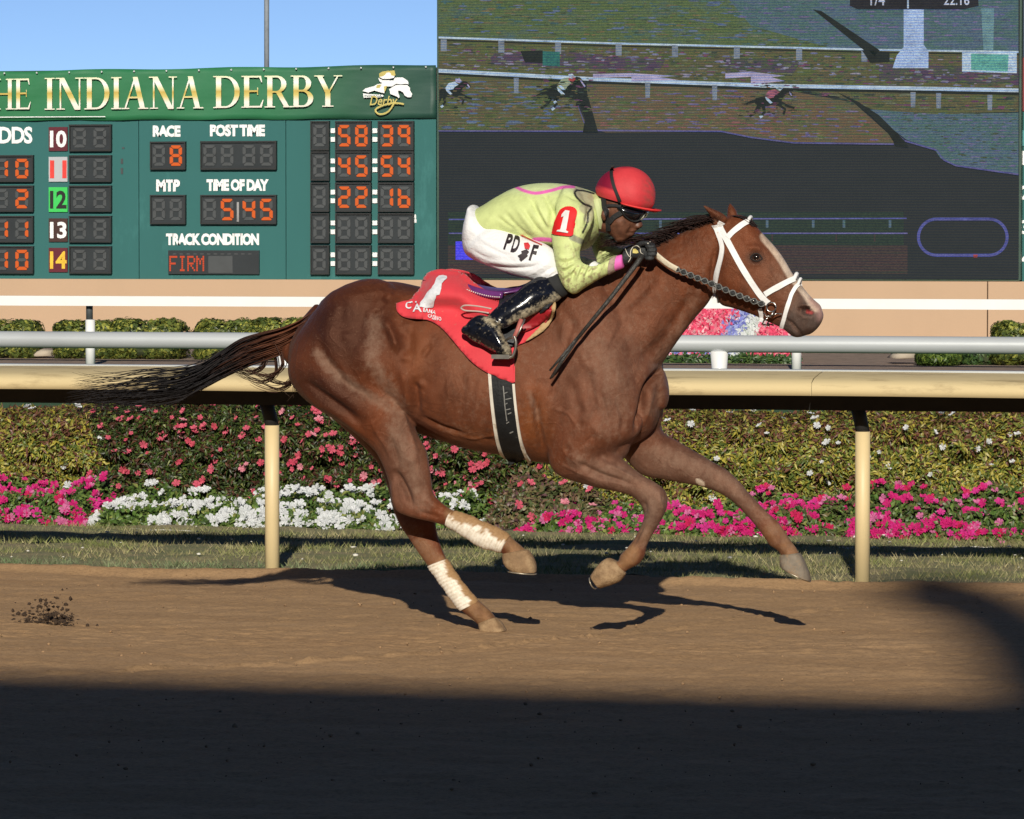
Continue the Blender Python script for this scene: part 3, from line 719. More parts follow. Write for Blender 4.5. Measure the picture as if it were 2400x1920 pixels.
sline([(1376,250),(1386,290),(1402,306),(1690,308),(1760,322),(1860,335),(2095,338)], 3.5, halo, .027)
sline([(2040,262),(2120,330),(2195,352),(2212,375),(2240,388),(2387,409)], 4, halo, .027)
sline([(1028,88),(1440,102),(2060,117),(2387,122)], 4.5, m_sw, .030)
sline([(1028,94),(1440,108),(2060,123),(2387,128)], 3, m_sd, .029)
for x in (1040, 1175, 1308, 1450, 1582, 1727, 1873, 2026): sp_([(x-7, 88+(x-1028)*.025+4), (x+7, 88+(x-1028)*.025+4), (x+7, 88+(x-1028)*.025+32), (x-7, 88+(x-1028)*.025+32)], scr('pic_post', (.22, .27, .30), .8) if x == 1040 else bpy.data.materials['pic_post'], .031)
sline([(1028,166),(1400,186),(1800,201),(2387,212)], 9, m_sw, .033); sline([(1028,172),(1400,193),(1800,208),(2387,220)], 7, m_sd, .032)
sline([(1390,178),(1480,176),(1590,183),(1480,187)], 9, m_sp, .034); sline([(1700,178),(1760,174),(1840,184),(1760,192)], 12, m_sp, .034)
for x in (1210, 1518, 1675, 2140, 2200, 2320): y = 170+(x-1028)*.036; sp_([(x-6, y+6), (x+6, y+6), (x+5, y+42), (x-5, y+42)], bpy.data.materials['pic_post'], .035)
sp_([(1905,22),(1925,26),(2062,118),(2045,135),(2025,118)], m_sd, .036); sp_([(2020,118),(2085,122),(2085,146),(2040,148)], m_sd, .036)
sp_([(1368,190),(1385,250),(1402,310),(1366,310),(1372,275),(1352,225)], m_sd, .036); sp_([(1960,215),(2010,238),(2060,270),(2120,330),(2130,345),(2100,342),(2080,310),(2040,270),(2000,240)], m_sd, .036)
sp_([(2118,20),(2165,20),(2165,105),(2176,120),(2176,160),(2092,160),(2102,130),(2118,110)], scr('pic_pillar', (.34, .46, .62), .9), .040)
sp_([(2300,20),(2330,20),(2328,118),(2305,118)], scr('pic_pole', (.16, .30, .30), .8), .040)
sp_([(2255,118),(2383,120),(2383,172),(2255,168)], m_sw, .040); sp_([(2276,126),(2364,128),(2362,168),(2276,164)], scr('pic_green', (.13, .42, .33), .8), .044)
sp_([(1272,120),(1312,122),(1312,156),(1272,154)], scr('pic_teal', (.03, .16, .13), .8), .040); sp_([(1220,120),(1272,118),(1272,148),(1230,146)], m_sd, .040)
# broken detail of the video picture: short streaks of pixels
SRS = np.random.default_rng(55)
def streaks(poly, n, cols, lift, lmin=6, lmax=34, hmax=4.5):
    xs_ = [p[0] for p in poly]; ys_ = [p[1] for p in poly]
    def inside(x, y):
        c = False
        for i in range(len(poly)):
            (x1, y1), (x2, y2) = poly[i], poly[i-1]
            if (y1 > y) != (y2 > y) and x < (x2-x1)*(y-y1)/(y2-y1)+x1: c = not c
        return c
    mbs = [MB() for _ in cols]
    for _ in range(n):
        x = SRS.uniform(min(xs_), max(xs_)); y = SRS.uniform(min(ys_), max(ys_)); l = SRS.uniform(lmin, lmax); h = SRS.uniform(1.2, hmax)
        if not (inside(x-l*.5, y-1) and inside(x+l*.5, y+1)): continue
        s_ = .03*l; k = SRS.integers(len(cols)); z = YS-lift-.0008*k-.0005*SRS.random()
        a = [P(x-l/2, y-s_/2, z), P(x-l/4, y-h/2-s_/4, z), P(x+l/3, y-h/2+s_/3, z), P(x+l/2, y+s_/2, z), P(x+l/4, y+h/2, z), P(x-l/3, y+h/2-s_/3, z)]
        n0 = len(mbs[k].V); mbs[k].V += [tuple(v) for v in a]; mbs[k].F.append(tuple(range(n0, n0+6)))
    for m_, c in zip(mbs, cols):
        if m_.V: setp(m_.build('picture_streaks', c, disp), kind='stuff')
def pm(c): return scr('pic_streak', c, 1.0)
S_OL = [pm((.07, .11, .04)), pm((.13, .11, .05)), pm((.05, .075, .04)), pm((.11, .13, .08))]; S_BL = [pm((.09, .13, .20)), pm((.05, .11, .10)), pm((.12, .11, .20)), pm((.07, .10, .13))]
S_BD = [pm((.13, .05, .09)), pm((.03, .05, .04)), pm((.14, .14, .20)), pm((.09, .12, .05)), pm((.20, .20, .26))]; S_BR = [pm((.15, .10, .06)), pm((.08, .11, .04)), pm((.17, .08, .07)), pm((.11, .11, .07))]
streaks([(1028,0),(1560,0),(1760,60),(2000,112),(1440,96),(1028,82)], 800, S_OL+S_BL[:2], .0095)
streaks([(1600,0),(2387,0),(2387,112),(2060,108),(1770,60)], 700, S_BL, .0095)
streaks([(1028,100),(1440,112),(2060,128),(2387,135),(2387,208),(1800,194),(1400,178),(1028,158)], 1900, S_BD+S_OL, .020, 5, 26)
streaks([(1028,186),(1353,198),(1353,243),(1366,304),(1028,303)], 600, S_OL+S_BR[:2]+S_BL[:1], .023)
streaks([(1380,206),(1810,214),(2000,246),(2090,330),(1860,330),(1690,305),(1410,302),(1385,270)], 1100, S_BR+S_OL[:2]+S_BL[2:3], .023)
streaks([(1850,212),(2387,228),(2387,262),(2050,256)], 300, S_OL+S_BD[:2], .0235)
streaks([(2050,262),(2387,266),(2387,402),(2240,384),(2200,345),(2120,322)], 700, S_BL+S_OL[2:3], .0245, 5, 20, 3)
# little racehorses in the replay
def rider(cx, cy, s, cap, silk):
    q = lambda pts: [(max(1029.5, cx+x*s), cy+y*s) for x, y in pts]
    sp_(q([(-34,-4),(-20,-8),(-4,-5),(10,-10),(24,-20),(34,-28),(44,-26),(54,-14),(50,-9),(40,-14),(32,-8),(26,4),(20,14),(4,12),(-12,15),(-28,14),(-36,6)]), m_sd, .048)
    sp_(q([(-34,-2),(-48,2),(-66,12),(-50,8),(-34,6)]), m_sd, .049)
    for i, l in enumerate(([(-30,10),(-20,14),(-32,30),(-46,40),(-50,36),(-38,28)], [(-22,12),(-12,14),(-10,28),(-22,42),(-27,39),(-16,27)], [(14,10),(22,8),(38,20),(34,34),(29,33),(32,22)], [(18,8),(26,2),(44,12),(58,16),(56,21),(42,17)])):
        sp_(q(l), m_sd, .0495+.0006*i)
    sp_(q([(-12,-10),(-4,-22),(12,-26),(22,-18),(12,-13),(8,-6),(-4,-4)]), silk, .055); sp_(q([(-12,-10),(-4,-4),(6,6),(0,8),(-10,-2)]), m_sw, .056); sp_(q([(14,-34),(24,-36),(30,-28),(24,-22),(14,-25)]), cap, .057)
    sp_(q([(-26,38),(-20,34),(-16,38),(-22,43)]), m_sw, .058); sp_(q([(46,-20),(52,-12),(49,-10),(44,-18)]), m_sp, .058)
m_red_s = scr('pic_red', (.35, .06, .06), .8); m_yel_s = scr('pic_yellowish', (.30, .36, .22), .8)
rider(1318, 215, 1.05, m_red_s, m_yel_s); rider(1320, 205, .9, m_sw, m_yel_s); rider(1805, 235, 1.0, m_sw, scr('pic_rose', (.35, .12, .16), .8)); rider(1055, 215, .9, m_sp, m_sw)
streaks([(1240,178),(1400,182),(1400,262),(1240,258)], 130, S_OL[:2]+S_BD[:2]+[m_sd], .0605, 5, 18, 3)
streaks([(1720,190),(1880,196),(1880,286),(1720,280)], 130, S_BR[:2]+S_BD[:2]+[m_sd], .0605, 5, 18, 3)
streaks([(1029,180),(1110,182),(1110,270),(1029,268)], 70, S_OL[:2]+S_BD[:2]+[m_sd], .0605, 5, 16, 3)
# caption bar with fraction and time
sp_([(1992,-30),(2290,-30),(2294,14),(2260,22),(2010,22),(1992,14)], scr('caption_bar', (.018, .020, .024), .9), .060)
for s_, a, b_ in (('1/4', (2040, -12), (2074, 13)), ('22.16', (2212, -12), (2272, 12))):
    V2, F2 = text2d(s_, *a, *b_, .01); flat2d('caption', V2, F2, YS-.068, scr('caption_text', (.55, .6, .65), .8), disp)
sp_([(2126, -20), (2130, -20), (2130, 20), (2126, 20)], m_sw, .066)
# lower part of the screen
g_lo1 = pic_mat('pic_dim_green', [(.3, (.018, .035, .026)), (.6, (.024, .043, .030))], .8, (.3, 1, 5)); g_lo2 = pic_mat('pic_dim_red', [(.3, (.022, .045, .028)), (.5, (.055, .035, .035)), (.65, (.03, .05, .03)), (.8, (.07, .035, .04))], .8, (.25, 1, 9))
sp_([(1050, 497), (2118, 497), (2118, 575), (1050, 575)], g_lo1, .004); sp_([(1050, 575), (2127, 575), (2127, 642), (1050, 642)], g_lo2, .004)
m_lav = scr('pic_lavender', (.12, .12, .30), .9)
sline([(1052,514.5),(2125,512)], 3, m_lav, .008); sline([(1052,547),(2127,547)], 3, m_lav, .008)
for x in (1548, 1798, 1906, 1978, 2086): sp_([(x-3, 516), (x+3, 516), (x+3, 534), (x-3, 534)], g_blue, .009)
for x in (1130, 1548, 1810, 1960, 2050): sp_([(x-2, 549), (x+2, 549), (x+2, 566), (x-2, 566)], g_lo2, .009)
sp_([(1068,566),(1112,566),(1112,609),(1068,609)], scr('pic_blue', (.08, .07, .75), .9), .008)
sp_([(1452,556),(1512,557),(1508,572),(1452,566)], scr('pic_purple', (.15, .03, .5), .8), .008)
ring = arc(2195, 556, 46, 46, 90, 270, 18)+arc(2318, 556, 46, 46, -90, 90, 18)
V = []; F = []; cxr, cyr = 2256, 556
inner = arc(2195, 556, 39, 39, 90, 270, 18)+arc(2318, 556, 39, 39, -90, 90, 18); n = len(ring)
V = [P(x, y, YS-.012) for x, y in ring]+[P(x, y, YS-.012) for x, y in inner]
mesh('track_diagram', V, [(i, (i+1) % n, n+(i+1) % n, n+i) for i in range(n)], scr('pic_oval', (.085, .095, .27), .9), disp)
sp_([(2281, 597), (2292, 597), (2290, 604), (2282, 604)], m_red_s, .016)
# thin pole far behind the board
setp(MB().tube([P(625, 300, 75), P(625, -600, 75)], .055, 10).build('flagpole', mat('pole_grey', (.30, .33, .38), .5), None, True), 'thin grey pole rising behind the green banner into the blue sky', 'pole')
# ================================================================== PLANTS
def unit(v): return v/np.maximum(np.linalg.norm(v, axis=1, keepdims=True), 1e-9)
def leaves(pos, nor, L, W, cols, seed=1, droop=.35):
    """pointed folded leaves: 4 triangles each"""
    rs = np.random.default_rng(seed); n = len(pos)
    nor = unit(nor+rs.normal(0, .55, (n, 3)))
    a = unit(np.cross(nor, rs.normal(0, 1, (n, 3)))); b = np.cross(nor, a)
    L = L[:, None]; W = W[:, None]
    tip = pos+a*L-nor*L*droop*.6; mid = pos+a*L*.5+nor*L*.04
    l = pos+a*L*.45+b*W*.5+nor*L*.12; r = pos+a*L*.45-b*W*.5+nor*L*.12
    V = np.stack([pos, l, tip, r, mid], 1).reshape(-1, 3)
    o = (np.arange(n)*5)[:, None, None]
    F = (np.array([[0, 4, 1], [1, 4, 2], [0, 3, 4], [3, 2, 4]])[None]+o).reshape(-1, 3)
    return V, F, np.repeat(cols, 5, 0)
def pick(cols, n, rs, jit=.2):
    c = np.array([c for c, w_ in cols]); w_ = np.array([w_ for c, w_ in cols], float); i = rs.choice(len(c), n, p=w_/w_.sum())
    return c[i]*rs.uniform(1-jit, 1+jit, (n, 1))
def hedge_surface(xa, xb, y0, depth, h, n, seed, inner=.0, lump=.09, sseed=None):
    """random points on the front face and top of a rounded lumpy hedge"""
    rs = np.random.default_rng(seed); x = rs.uniform(xa, xb, n); s = rs.random(n)**.9
    seed = sseed or seed
    lm = lump*2*vnoise(x+40, x*0+seed, seed+60, .33)+.5*lump*2*vnoise(x+40, x*0+seed, seed+61, .12)
    hh = h*(1+.0*x)+lm*.6
    front = s < .62; t = np.where(front, s/.62, (s-.62)/.38)
    z = np.where(front, t**.9*hh*.92, hh*(.92+.08*np.sin(t*np.pi)))
    bulge = np.where(front, -.10*np.sin(t*np.pi*.55)+.12*t**4, .12+t*depth)
    wob = .10*vnoise(x*1.3+10, z*2+10, seed+62, .16)*2
    y = y0+bulge+lm*.6+wob
    ny = np.where(front, -1+.4*t, -.15); nz = np.where(front, .25+.55*t**2, 1)
    nor = np.stack([rs.normal(0, .2, n), ny, nz], 1)
    dep = rs.random(n)**2*.07
    pos = np.stack([x, y, np.maximum(z, .01)], 1)-unit(nor)*dep[:, None]
    return pos, nor
def core(name, xa, xb, y0, depth, h, m, parent):
    prof = [(.05, 0), (.02, .3*h), (.03, .6*h), (.12, .80*h), (.3, .86*h), (depth, .84*h), (depth, 0)]
    V = []; F = []; k = len(prof); seg = 40
    for i in range(seg+1):
        x = xa+(xb-xa)*i/seg; j_ = .02*math.sin(i*1.7)+.015*math.sin(i*4.1)
        for a, z in prof: V.append((x, y0+a+j_+.03, z*(1+j_)))
    for i in range(seg):
        for j in range(k-1): F.append((i*k+j, i*k+j+1, (i+1)*k+j+1, (i+1)*k+j))
    F.append(tuple(range(k))); F.append(tuple(range(seg*k+k-1, seg*k-1, -1)))
    return mesh(name, V, F, m, parent)
def flower_mesh(name, r, m, cols, petals=5):
    V = []; F = []; C = []
    for i in range(petals):
        a = 2*math.pi*i/petals; q = lambda da, rr, zz: (rr*math.cos(a+da), zz, rr*math.sin(a+da))
        k = len(V); V += [(0, .012, 0), q(-.58, r*.62, 0), q(-.34, r*.98, .004), q(0, r*.90, -.004), q(.34, r*1.0, .002), q(.58, r*.62, .002)]
        F += [(k, k+1, k+2), (k, k+2, k+3), (k, k+3, k+4), (k, k+4, k+5)]
        s = .88+.2*((i*7) % 3)/3; C += [tuple(c*.8 for c in cols)]+[tuple(c*s for c in cols)]*5
    me = bpy.data.meshes.new(name); me.from_pydata(V, [], F); me.update(); vcol(me, np.array(C)); me.materials.append(m)
    return me
M_PETAL = vmat('petal', .55, .25, .25, var=.08)
FL = {k: [flower_mesh('flower', r, M_PETAL, c) for c in cs] for k, (r, cs) in {
    'pink': (.031, [(.80, .16, .24), (.72, .10, .18), (.84, .34, .42), (.74, .12, .18)]),
    'magenta': (.031, [(.72, .03, .24), (.78, .06, .36), (.70, .03, .14), (.76, .22, .45)]),
    'white': (.034, [(.82, .84, .86), (.76, .79, .80)])}.items()}
def put_flowers(parent, kind, pos, nor, seed, limit=300, scale=(.7, 1.15)):
    """each flower an object of its own (shared meshes); past the limit one joined part"""
    rs = np.random.default_rng(seed); pinv = Matrix.Translation(wloc(parent)).inverted(); rest = MB(); RC = []
    pq = toX(np.asarray(pos)); off_ = (pq[:, 0] < -20) | (pq[:, 0] > 2420)
    order = np.argsort(pos[:, 1]+.3*rs.random(len(pos))+100*off_)
    for c_, i in enumerate(order):
        me = FL[kind][rs.integers(len(FL[kind]))] if rs.random() < .6 else FL[kind][0]
        nn = Vector(nor[i]+rs.normal(0, .25, 3)).normalized(); q = (-nn).to_track_quat('Y', 'Z')
        M_ = Matrix.Translation(Vector(pos[i])+nn*.012) @ q.to_matrix().to_4x4() @ Matrix.Rotation(rs.uniform(0, 6.3), 4, 'Y') @ Matrix.Diagonal((*(rs.uniform(*scale)*np.array([1, 1, rs.uniform(.75, 1)])), 1))
        if c_ < limit:
            o = bpy.data.objects.new('flower', me); COL.objects.link(o); o.parent = parent; o.matrix_parent_inverse = pinv; o.matrix_basis = M_
        else:
            rest.add([M_@v.co for v in me.vertices], [tuple(p.vertices) for p in me.polygons])
            a = np.empty(len(me.vertices)*4, np.float32); me.color_attributes['Col'].data.foreach_get('color', a); RC.append(a.reshape(-1, 4)[:, :3])
    if rest.V: setp(mesh('flower_mass', rest.V, rest.F, M_PETAL, parent, colors=np.concatenate(RC)), kind='stuff')
def xat(px, Y): return P(px, 1100, Y).x
m_core = mat('foliage_core', (.035, .045, .015), .9, .5, 20)  # solid filler behind the leaves; its dark colour stands in for inner shade
m_coredark = mat('foliage_core_dark', (.03, .024, .014), .9, .5, 20)
YELLOW = [((.34, .29, .045), 4), ((.22, .24, .045), 4), ((.10, .14, .03), 4), ((.13, .055, .035), 2.6), ((.42, .37, .10), 1.2)]
YRED = [((.26, .22, .05), 3.5), ((.16, .07, .045), 3.5), ((.12, .045, .03), 2), ((.14, .16, .04), 2)]
DARKG = [((.045, .075, .018), 5), ((.075, .11, .02), 3), ((.06, .025, .016), 3), ((.12, .05, .03), 1.6), ((.025, .035, .012), 3), ((.15, .17, .05), .8)]
Y0 = 7.15
def big_hedge(name, lab, pxa, pxb, h, cols, cm, seed, n, topcols=None, L=(.028, .054), W=.36, group='tall bedding hedges behind the rail'):
    xa, xb = xat(pxa, Y0), xat(pxb, Y0)
    e = empty(name, ((xa+xb)/2, Y0+.4, 0), lab, 'hedge', group)
    rs = np.random.default_rng(seed+1000); pos, nor = hedge_surface(xa, xb, Y0, .9, h, n, seed)
    c = pick(cols, n, rs, .28)
    if topcols:
        k = (pos[:, 2] > h*.72) & (rs.random(n) < .6) | ((vnoise(pos[:, 0]+9, pos[:, 2]+9, seed+9, .25) > .3) & (rs.random(n) < .4)); c2 = pick(topcols, n, rs, .28); c = np.where(k[:, None], c2, c)
    V, F, C = leaves(pos, nor, rs.uniform(*L, n), rs.uniform(*L, n)*W, c, seed+2000)
    setp(mesh('foliage', V, F, M_LEAF, e, colors=C), kind='stuff')
    core('shade_core', xa+.02, xb-.02, Y0+.04, .85, h*.93, cm, e)
    return e, xa, xb
def spots(xa, xb, h, n, seed, zlo=.1):
    pos, nor = hedge_surface(xa, xb, Y0, .35, h, n*3, seed, sseed=seed-100); pos = pos+unit(nor)*.05; pos[:, 1] -= .02
    ok = pos[:, 2] > zlo*h; return pos[ok][:n], nor[ok][:n]
hy1, a, b_ = big_hedge('bedding_hedge', 'yellow leaved bedding hedge with few white flowers behind the rail at the left end', -1200, 262, .70, YELLOW, m_core, 41, 76000, YRED)
p_, n_ = spots(a, b_, .70, 56, 141); put_flowers(hy1, 'white', p_, n_, 1)
hd, a, b_ = big_hedge('bedding_hedge', 'dark leaved bedding hedge dotted with pink flowers behind the horse and left post', 225, 1300, .76, DARKG, m_coredark, 42, 62000)
p_, n_ = spots(a, b_, .76, 460, 142, .06); put_flowers(hd, 'pink', p_, n_, 2, scale=(.45, 1.05))
hy2, a, b_ = big_hedge('bedding_hedge', 'long yellow and rust leaved bedding hedge with white flowers at the right post', 1255, 3600, .72, YELLOW, m_core, 43, 122000, YRED)
p_, n_ = spots(a, b_, .72, 165, 143, .2); put_flowers(hy2, 'white', p_, n_, 3, scale=(.45, .9))
# low flower borders in front
LOWG = [((.07, .13, .025), 4), ((.12, .18, .04), 3), ((.04, .07, .02), 2), ((.20, .22, .06), 1)]
LOWB = [((.14, .12, .05), 3), ((.07, .09, .03), 3), ((.16, .10, .06), 2), ((.10, .05, .05), 1)]
def border(name, lab, segs, kind, nleaf, cols, seed, nfl, h=.24, y0=6.22, extra=None, cov=1.0, scale=(.75, 1.15)):
    xa, xb = segs; rs = np.random.default_rng(seed)
    e = empty(name, ((xa+xb)/2, y0, 0), lab, 'flower border', 'low flower borders in front of the hedges')
    def samp(n, lift=0):
        x = rs.uniform(xa, xb, n); v = rs.random(n); lm = 1+.9*vnoise(x+30, v*2+3, seed, .22)
        f = v < .45; t = np.where(f, v/.45, (v-.45)/.55)
        z = np.where(f, t**.8*h*.7, h*(.7+.45*t))*lm; y = y0+np.where(f, .12*t*t-.04*np.sin(t*3), .12+t*.62)+.06*vnoise(x+5, z*3, seed+1, .1)
        endf = np.clip(np.minimum(x-xa, xb-x)/.12, .25, 1)
        nor = np.stack([rs.normal(0, .25, n), np.where(f, -1, -.75), np.where(f, .45, .8)], 1)
        return np.stack([x, y, z*endf+lift], 1), nor, x
    pos, nor, x = samp(nleaf)
    V, F, C = leaves(pos-unit(nor)*rs.random((nleaf, 1))*.05, nor, rs.uniform(.03, .055, nleaf), rs.uniform(.014, .026, nleaf), pick(cols, nleaf, rs, .3), seed)
    setp(mesh('foliage', V, F, M_LEAF, e, colors=C), kind='stuff')
    pos, nor, x = samp(nfl*2, .012); dens = vnoise(x+3, pos[:, 1]*1.5+3, seed+5, .13)
    k = np.argsort(-dens+rs.normal(0, .22*cov, len(x)))[:nfl]
    put_flowers(e, kind, pos[k], nor[k], seed, scale=scale)
    return e
xl = lambda px: P(px, 1190, 6.5).x
border('flower_border', 'magenta impatiens border at the left end of the bed', (xl(-1100), xl(245)), 'magenta', 15000, LOWG, 51, 1000, h=.20, scale=(.75, 1.25))
border('flower_border', 'dense white impatiens border running behind the left rail post', (xl(232), xl(950)), 'white', 6500, LOWG, 52, 300, h=.165, y0=6.24, scale=(.85, 1.25))
border('flower_border', 'thin white impatiens clump between the horse hind legs and the withered patch', (xl(960), xl(1130)), 'white', 1200, LOWG, 53, 40, h=.2, y0=6.36)
border('flower_border', 'withered brown patch of bedding plants with few coral flowers under the belly', (xl(1120), xl(1420)), 'pink', 5200, LOWB, 54, 16, h=.26, y0=6.4)
border('flower_border', 'narrow bright magenta border below the belly and front legs', (xl(1238), xl(1900)), 'magenta', 6000, LOWG, 55, 270, h=.14, y0=6.24, scale=(.65, 1.1))
border('flower_border', 'magenta impatiens border on both sides of the right rail post', (xl(1700), xl(3500)), 'magenta', 20000, LOWG+LOWB[:2], 56, 900, h=.21, y0=6.26, scale=(.65, 1.1))
# clipped shrubs against the peach wall
BOX = [((.10, .13, .03), 4), ((.20, .22, .045), 3), ((.30, .30, .06), 1.6), ((.05, .075, .02), 3)]
BOXD = [((.04, .085, .025), 4), ((.07, .12, .03), 3), ((.025, .05, .018), 2)]
BOXR = [((.09, .15, .03), 4), ((.16, .22, .04), 3), ((.05, .09, .02), 2)]
def shrub(px0, px1, pyt, pyb, lab, cols, seed, box_=True, n=7000, Y=YH):
    a = P(px0, pyb, Y); b_ = P(px1, pyt, Y); wx = (b_.x-a.x)/2; hz = b_.z; c = Vector(((a.x+b_.x)/2, Y+wx*.7, 0))
    rs = np.random.default_rng(seed); d = unit(rs.normal(0, 1, (n, 3))); d[:, 1] = -np.abs(d[:, 1])*np.where(rs.random(n) < .8, 1, -1)
    p = .42 if box_ else .9
    e = np.sign(d)*np.abs(d)**p; e[:, 2] = np.clip(e[:, 2], -1, 1)
    lump = 1+.28*vnoise(d[:, 0]*3+20, d[:, 2]*3+20, seed, .5)[:, None]
    q = e*np.array([wx, min(wx, 1.2)*.7, hz/2])*lump*rs.uniform(.86, 1.0, (n, 1))*.98
    pos = q+np.array([c.x, c.y, hz/2+.02]); pos[:, 2] = np.maximum(pos[:, 2], .03)
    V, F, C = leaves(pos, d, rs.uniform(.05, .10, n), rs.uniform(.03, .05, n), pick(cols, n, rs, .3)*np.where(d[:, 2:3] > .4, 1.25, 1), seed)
    s = empty('clipped_shrub', (c.x, c.y, 0), lab, 'shrub', 'clipped shrubs along the peach wall')
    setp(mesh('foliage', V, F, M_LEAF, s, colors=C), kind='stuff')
    MB().tube([(c.x, c.y, 0), (c.x, c.y, hz*.6)], [.06, .03], 8).build('trunk', mat('shrub_trunk', (.1, .07, .05)), s)
    bm = bmesh.new(); bmesh.ops.create_icosphere(bm, subdivisions=3, radius=1)
    V = [(c.x+np.sign(v.co.x)*abs(v.co.x)**p*wx*.84, c.y+v.co.y*min(wx, 1.2)*.6, hz*.5+np.sign(v.co.z)*abs(v.co.z)**p*hz*.43) for v in bm.verts]
    F = [tuple(v.index for v in f.verts) for f in bm.faces]; bm.free(); mesh('inner_shade_core', V, F, m_core, s)  # solid filler inside the shrub, shade put into its dark colour
shrub(-60, 76, 757, 850, 'clipped yellow green shrub cut by the left edge of the photo', BOX, 61)
shrub(118, 262, 757, 852, 'clipped shrub left half of the hedge behind the white post', BOX, 62)
shrub(240, 416, 754, 850, 'clipped shrub between the white post and the tail tip', BOX, 63)
shrub(446, 590, 753, 850, 'clipped shrub above the long hair of the tail', BOX, 64)
shrub(575, 730, 750, 850, 'clipped shrub beside the tail root', BOX, 65)
shrub(2140, 2248, 826, 868, 'low round bright green shrub at the edge of the brown mulch', BOXR, 66, False, 5000, 38)
shrub(2235, 2380, 815, 870, 'dark green shrub beneath the pipe at the right edge', BOXD, 67, True, 6000, 38.4)
shrub(2322, 2460, 757, 868, 'tall yellow green shrub cut by the right edge of the photo', BOX, 68)
# boulder left
for (px, py, r, lab) in ((102, 828, .13, 'pale flat boulder between the two left shrubs'), (2120, 833, .12, 'tan boulder beside the low round green shrub')):
    p = P(px, py, YH+.4); V, F = blobs([p], [r*2.2], 71, .4); V[:, 2] = p.z+(V[:, 2]-p.z)*.45
    setp(mesh('boulder', V, F, mat('boulder_stone', (.42, .36, .28), .8, .3, 5), None, True), lab, 'boulder')
# sloping round flower display behind the horse head
YM2 = 38.6
dm = empty('flower_display', (P(1700, 850, YM2).x, YM2, 0), 'sloping round bed of pink, blue and white flowers below the horse jaw', 'flower bed')
c0 = P(1650, 858, YM2); rx = P(1862, 858, YM2).x-c0.x; rz = P(1650, 712, YM2).z-c0.z
n = 17000; rs = np.random.default_rng(81); u = rs.uniform(-1, 1, n); v = rs.uniform(0, 1, n); ok = (np.abs(u)**2.3+v**2.3) < 1; u, v = u[ok], v[ok]; n = len(u)
pos = np.stack([c0.x+u*rx, YM2+v*1.6+.05*rs.random(n), np.maximum(c0.z, .02)+v*rz+.03*rs.random(n)], 1)
pxy = toX(pos); k = pxy[:, 0]+.95*(pxy[:, 1]-720)
cols = pick([((.78, .10, .20), 4), ((.82, .26, .34), 3), ((.68, .05, .12), 2), ((.80, .55, .58), 1.3)], n, rs, .12)
bl = pick([((.22, .24, .62), 4), ((.35, .40, .68), 3), ((.55, .60, .78), 1)], n, rs, .12); wh = pick([((.72, .75, .74), 4), ((.55, .62, .55), 1)], n, rs, .1)
jit = rs.normal(0, 9, n)
k = pxy[:, 0]+.55*(pxy[:, 1]-740)+jit
cols = np.where(((k > 1722) & (k < 1762))[:, None], bl, cols); cols = np.where(((k >= 1762) & (k < 1802))[:, None], wh, cols)
cols = np.where(((pxy[:, 1]+jit*.4 > 822) & (pxy[:, 1]+jit*.4 < 836) & (pxy[:, 0] < 1680))[:, None], bl, cols)
cols = np.where((v > .955)[:, None], wh, cols)
V, F, C = leaves(pos, np.tile([0, -1, .5], (n, 1)), rs.uniform(.05, .11, n), rs.uniform(.035, .06, n), cols, 82, 0)
setp(mesh('flowers', V, F, M_PETAL, dm, colors=C), kind='stuff')
V = []; F = []
for i in range(25):
    t = math.pi*i/24; V += [(c0.x+rx*math.cos(t), YM2+1.7*math.sin(t)+.03, max(c0.z, .02)+rz*math.sin(t)*.97)]
V.append((c0.x, YM2+.05, 0)); F = [(i, i+1, 25) for i in range(24)]
mesh('soil_slope', V, F, m_mulch, dm)
n = 1500; x = rs.uniform(-1.08, 1.08, n); pos = np.stack([c0.x+x*rx, YM2-.15-.12*rs.random(n), .02+.12*rs.random(n)], 1)
V, F, C = leaves(pos, np.tile([0, -1, .5], (n, 1)), rs.uniform(.05, .1, n), rs.uniform(.03, .05, n), pick(BOXD, n, rs), 83)
setp(mesh('edging_leaves', V, F, M_LEAF, dm, colors=C), kind='stuff')
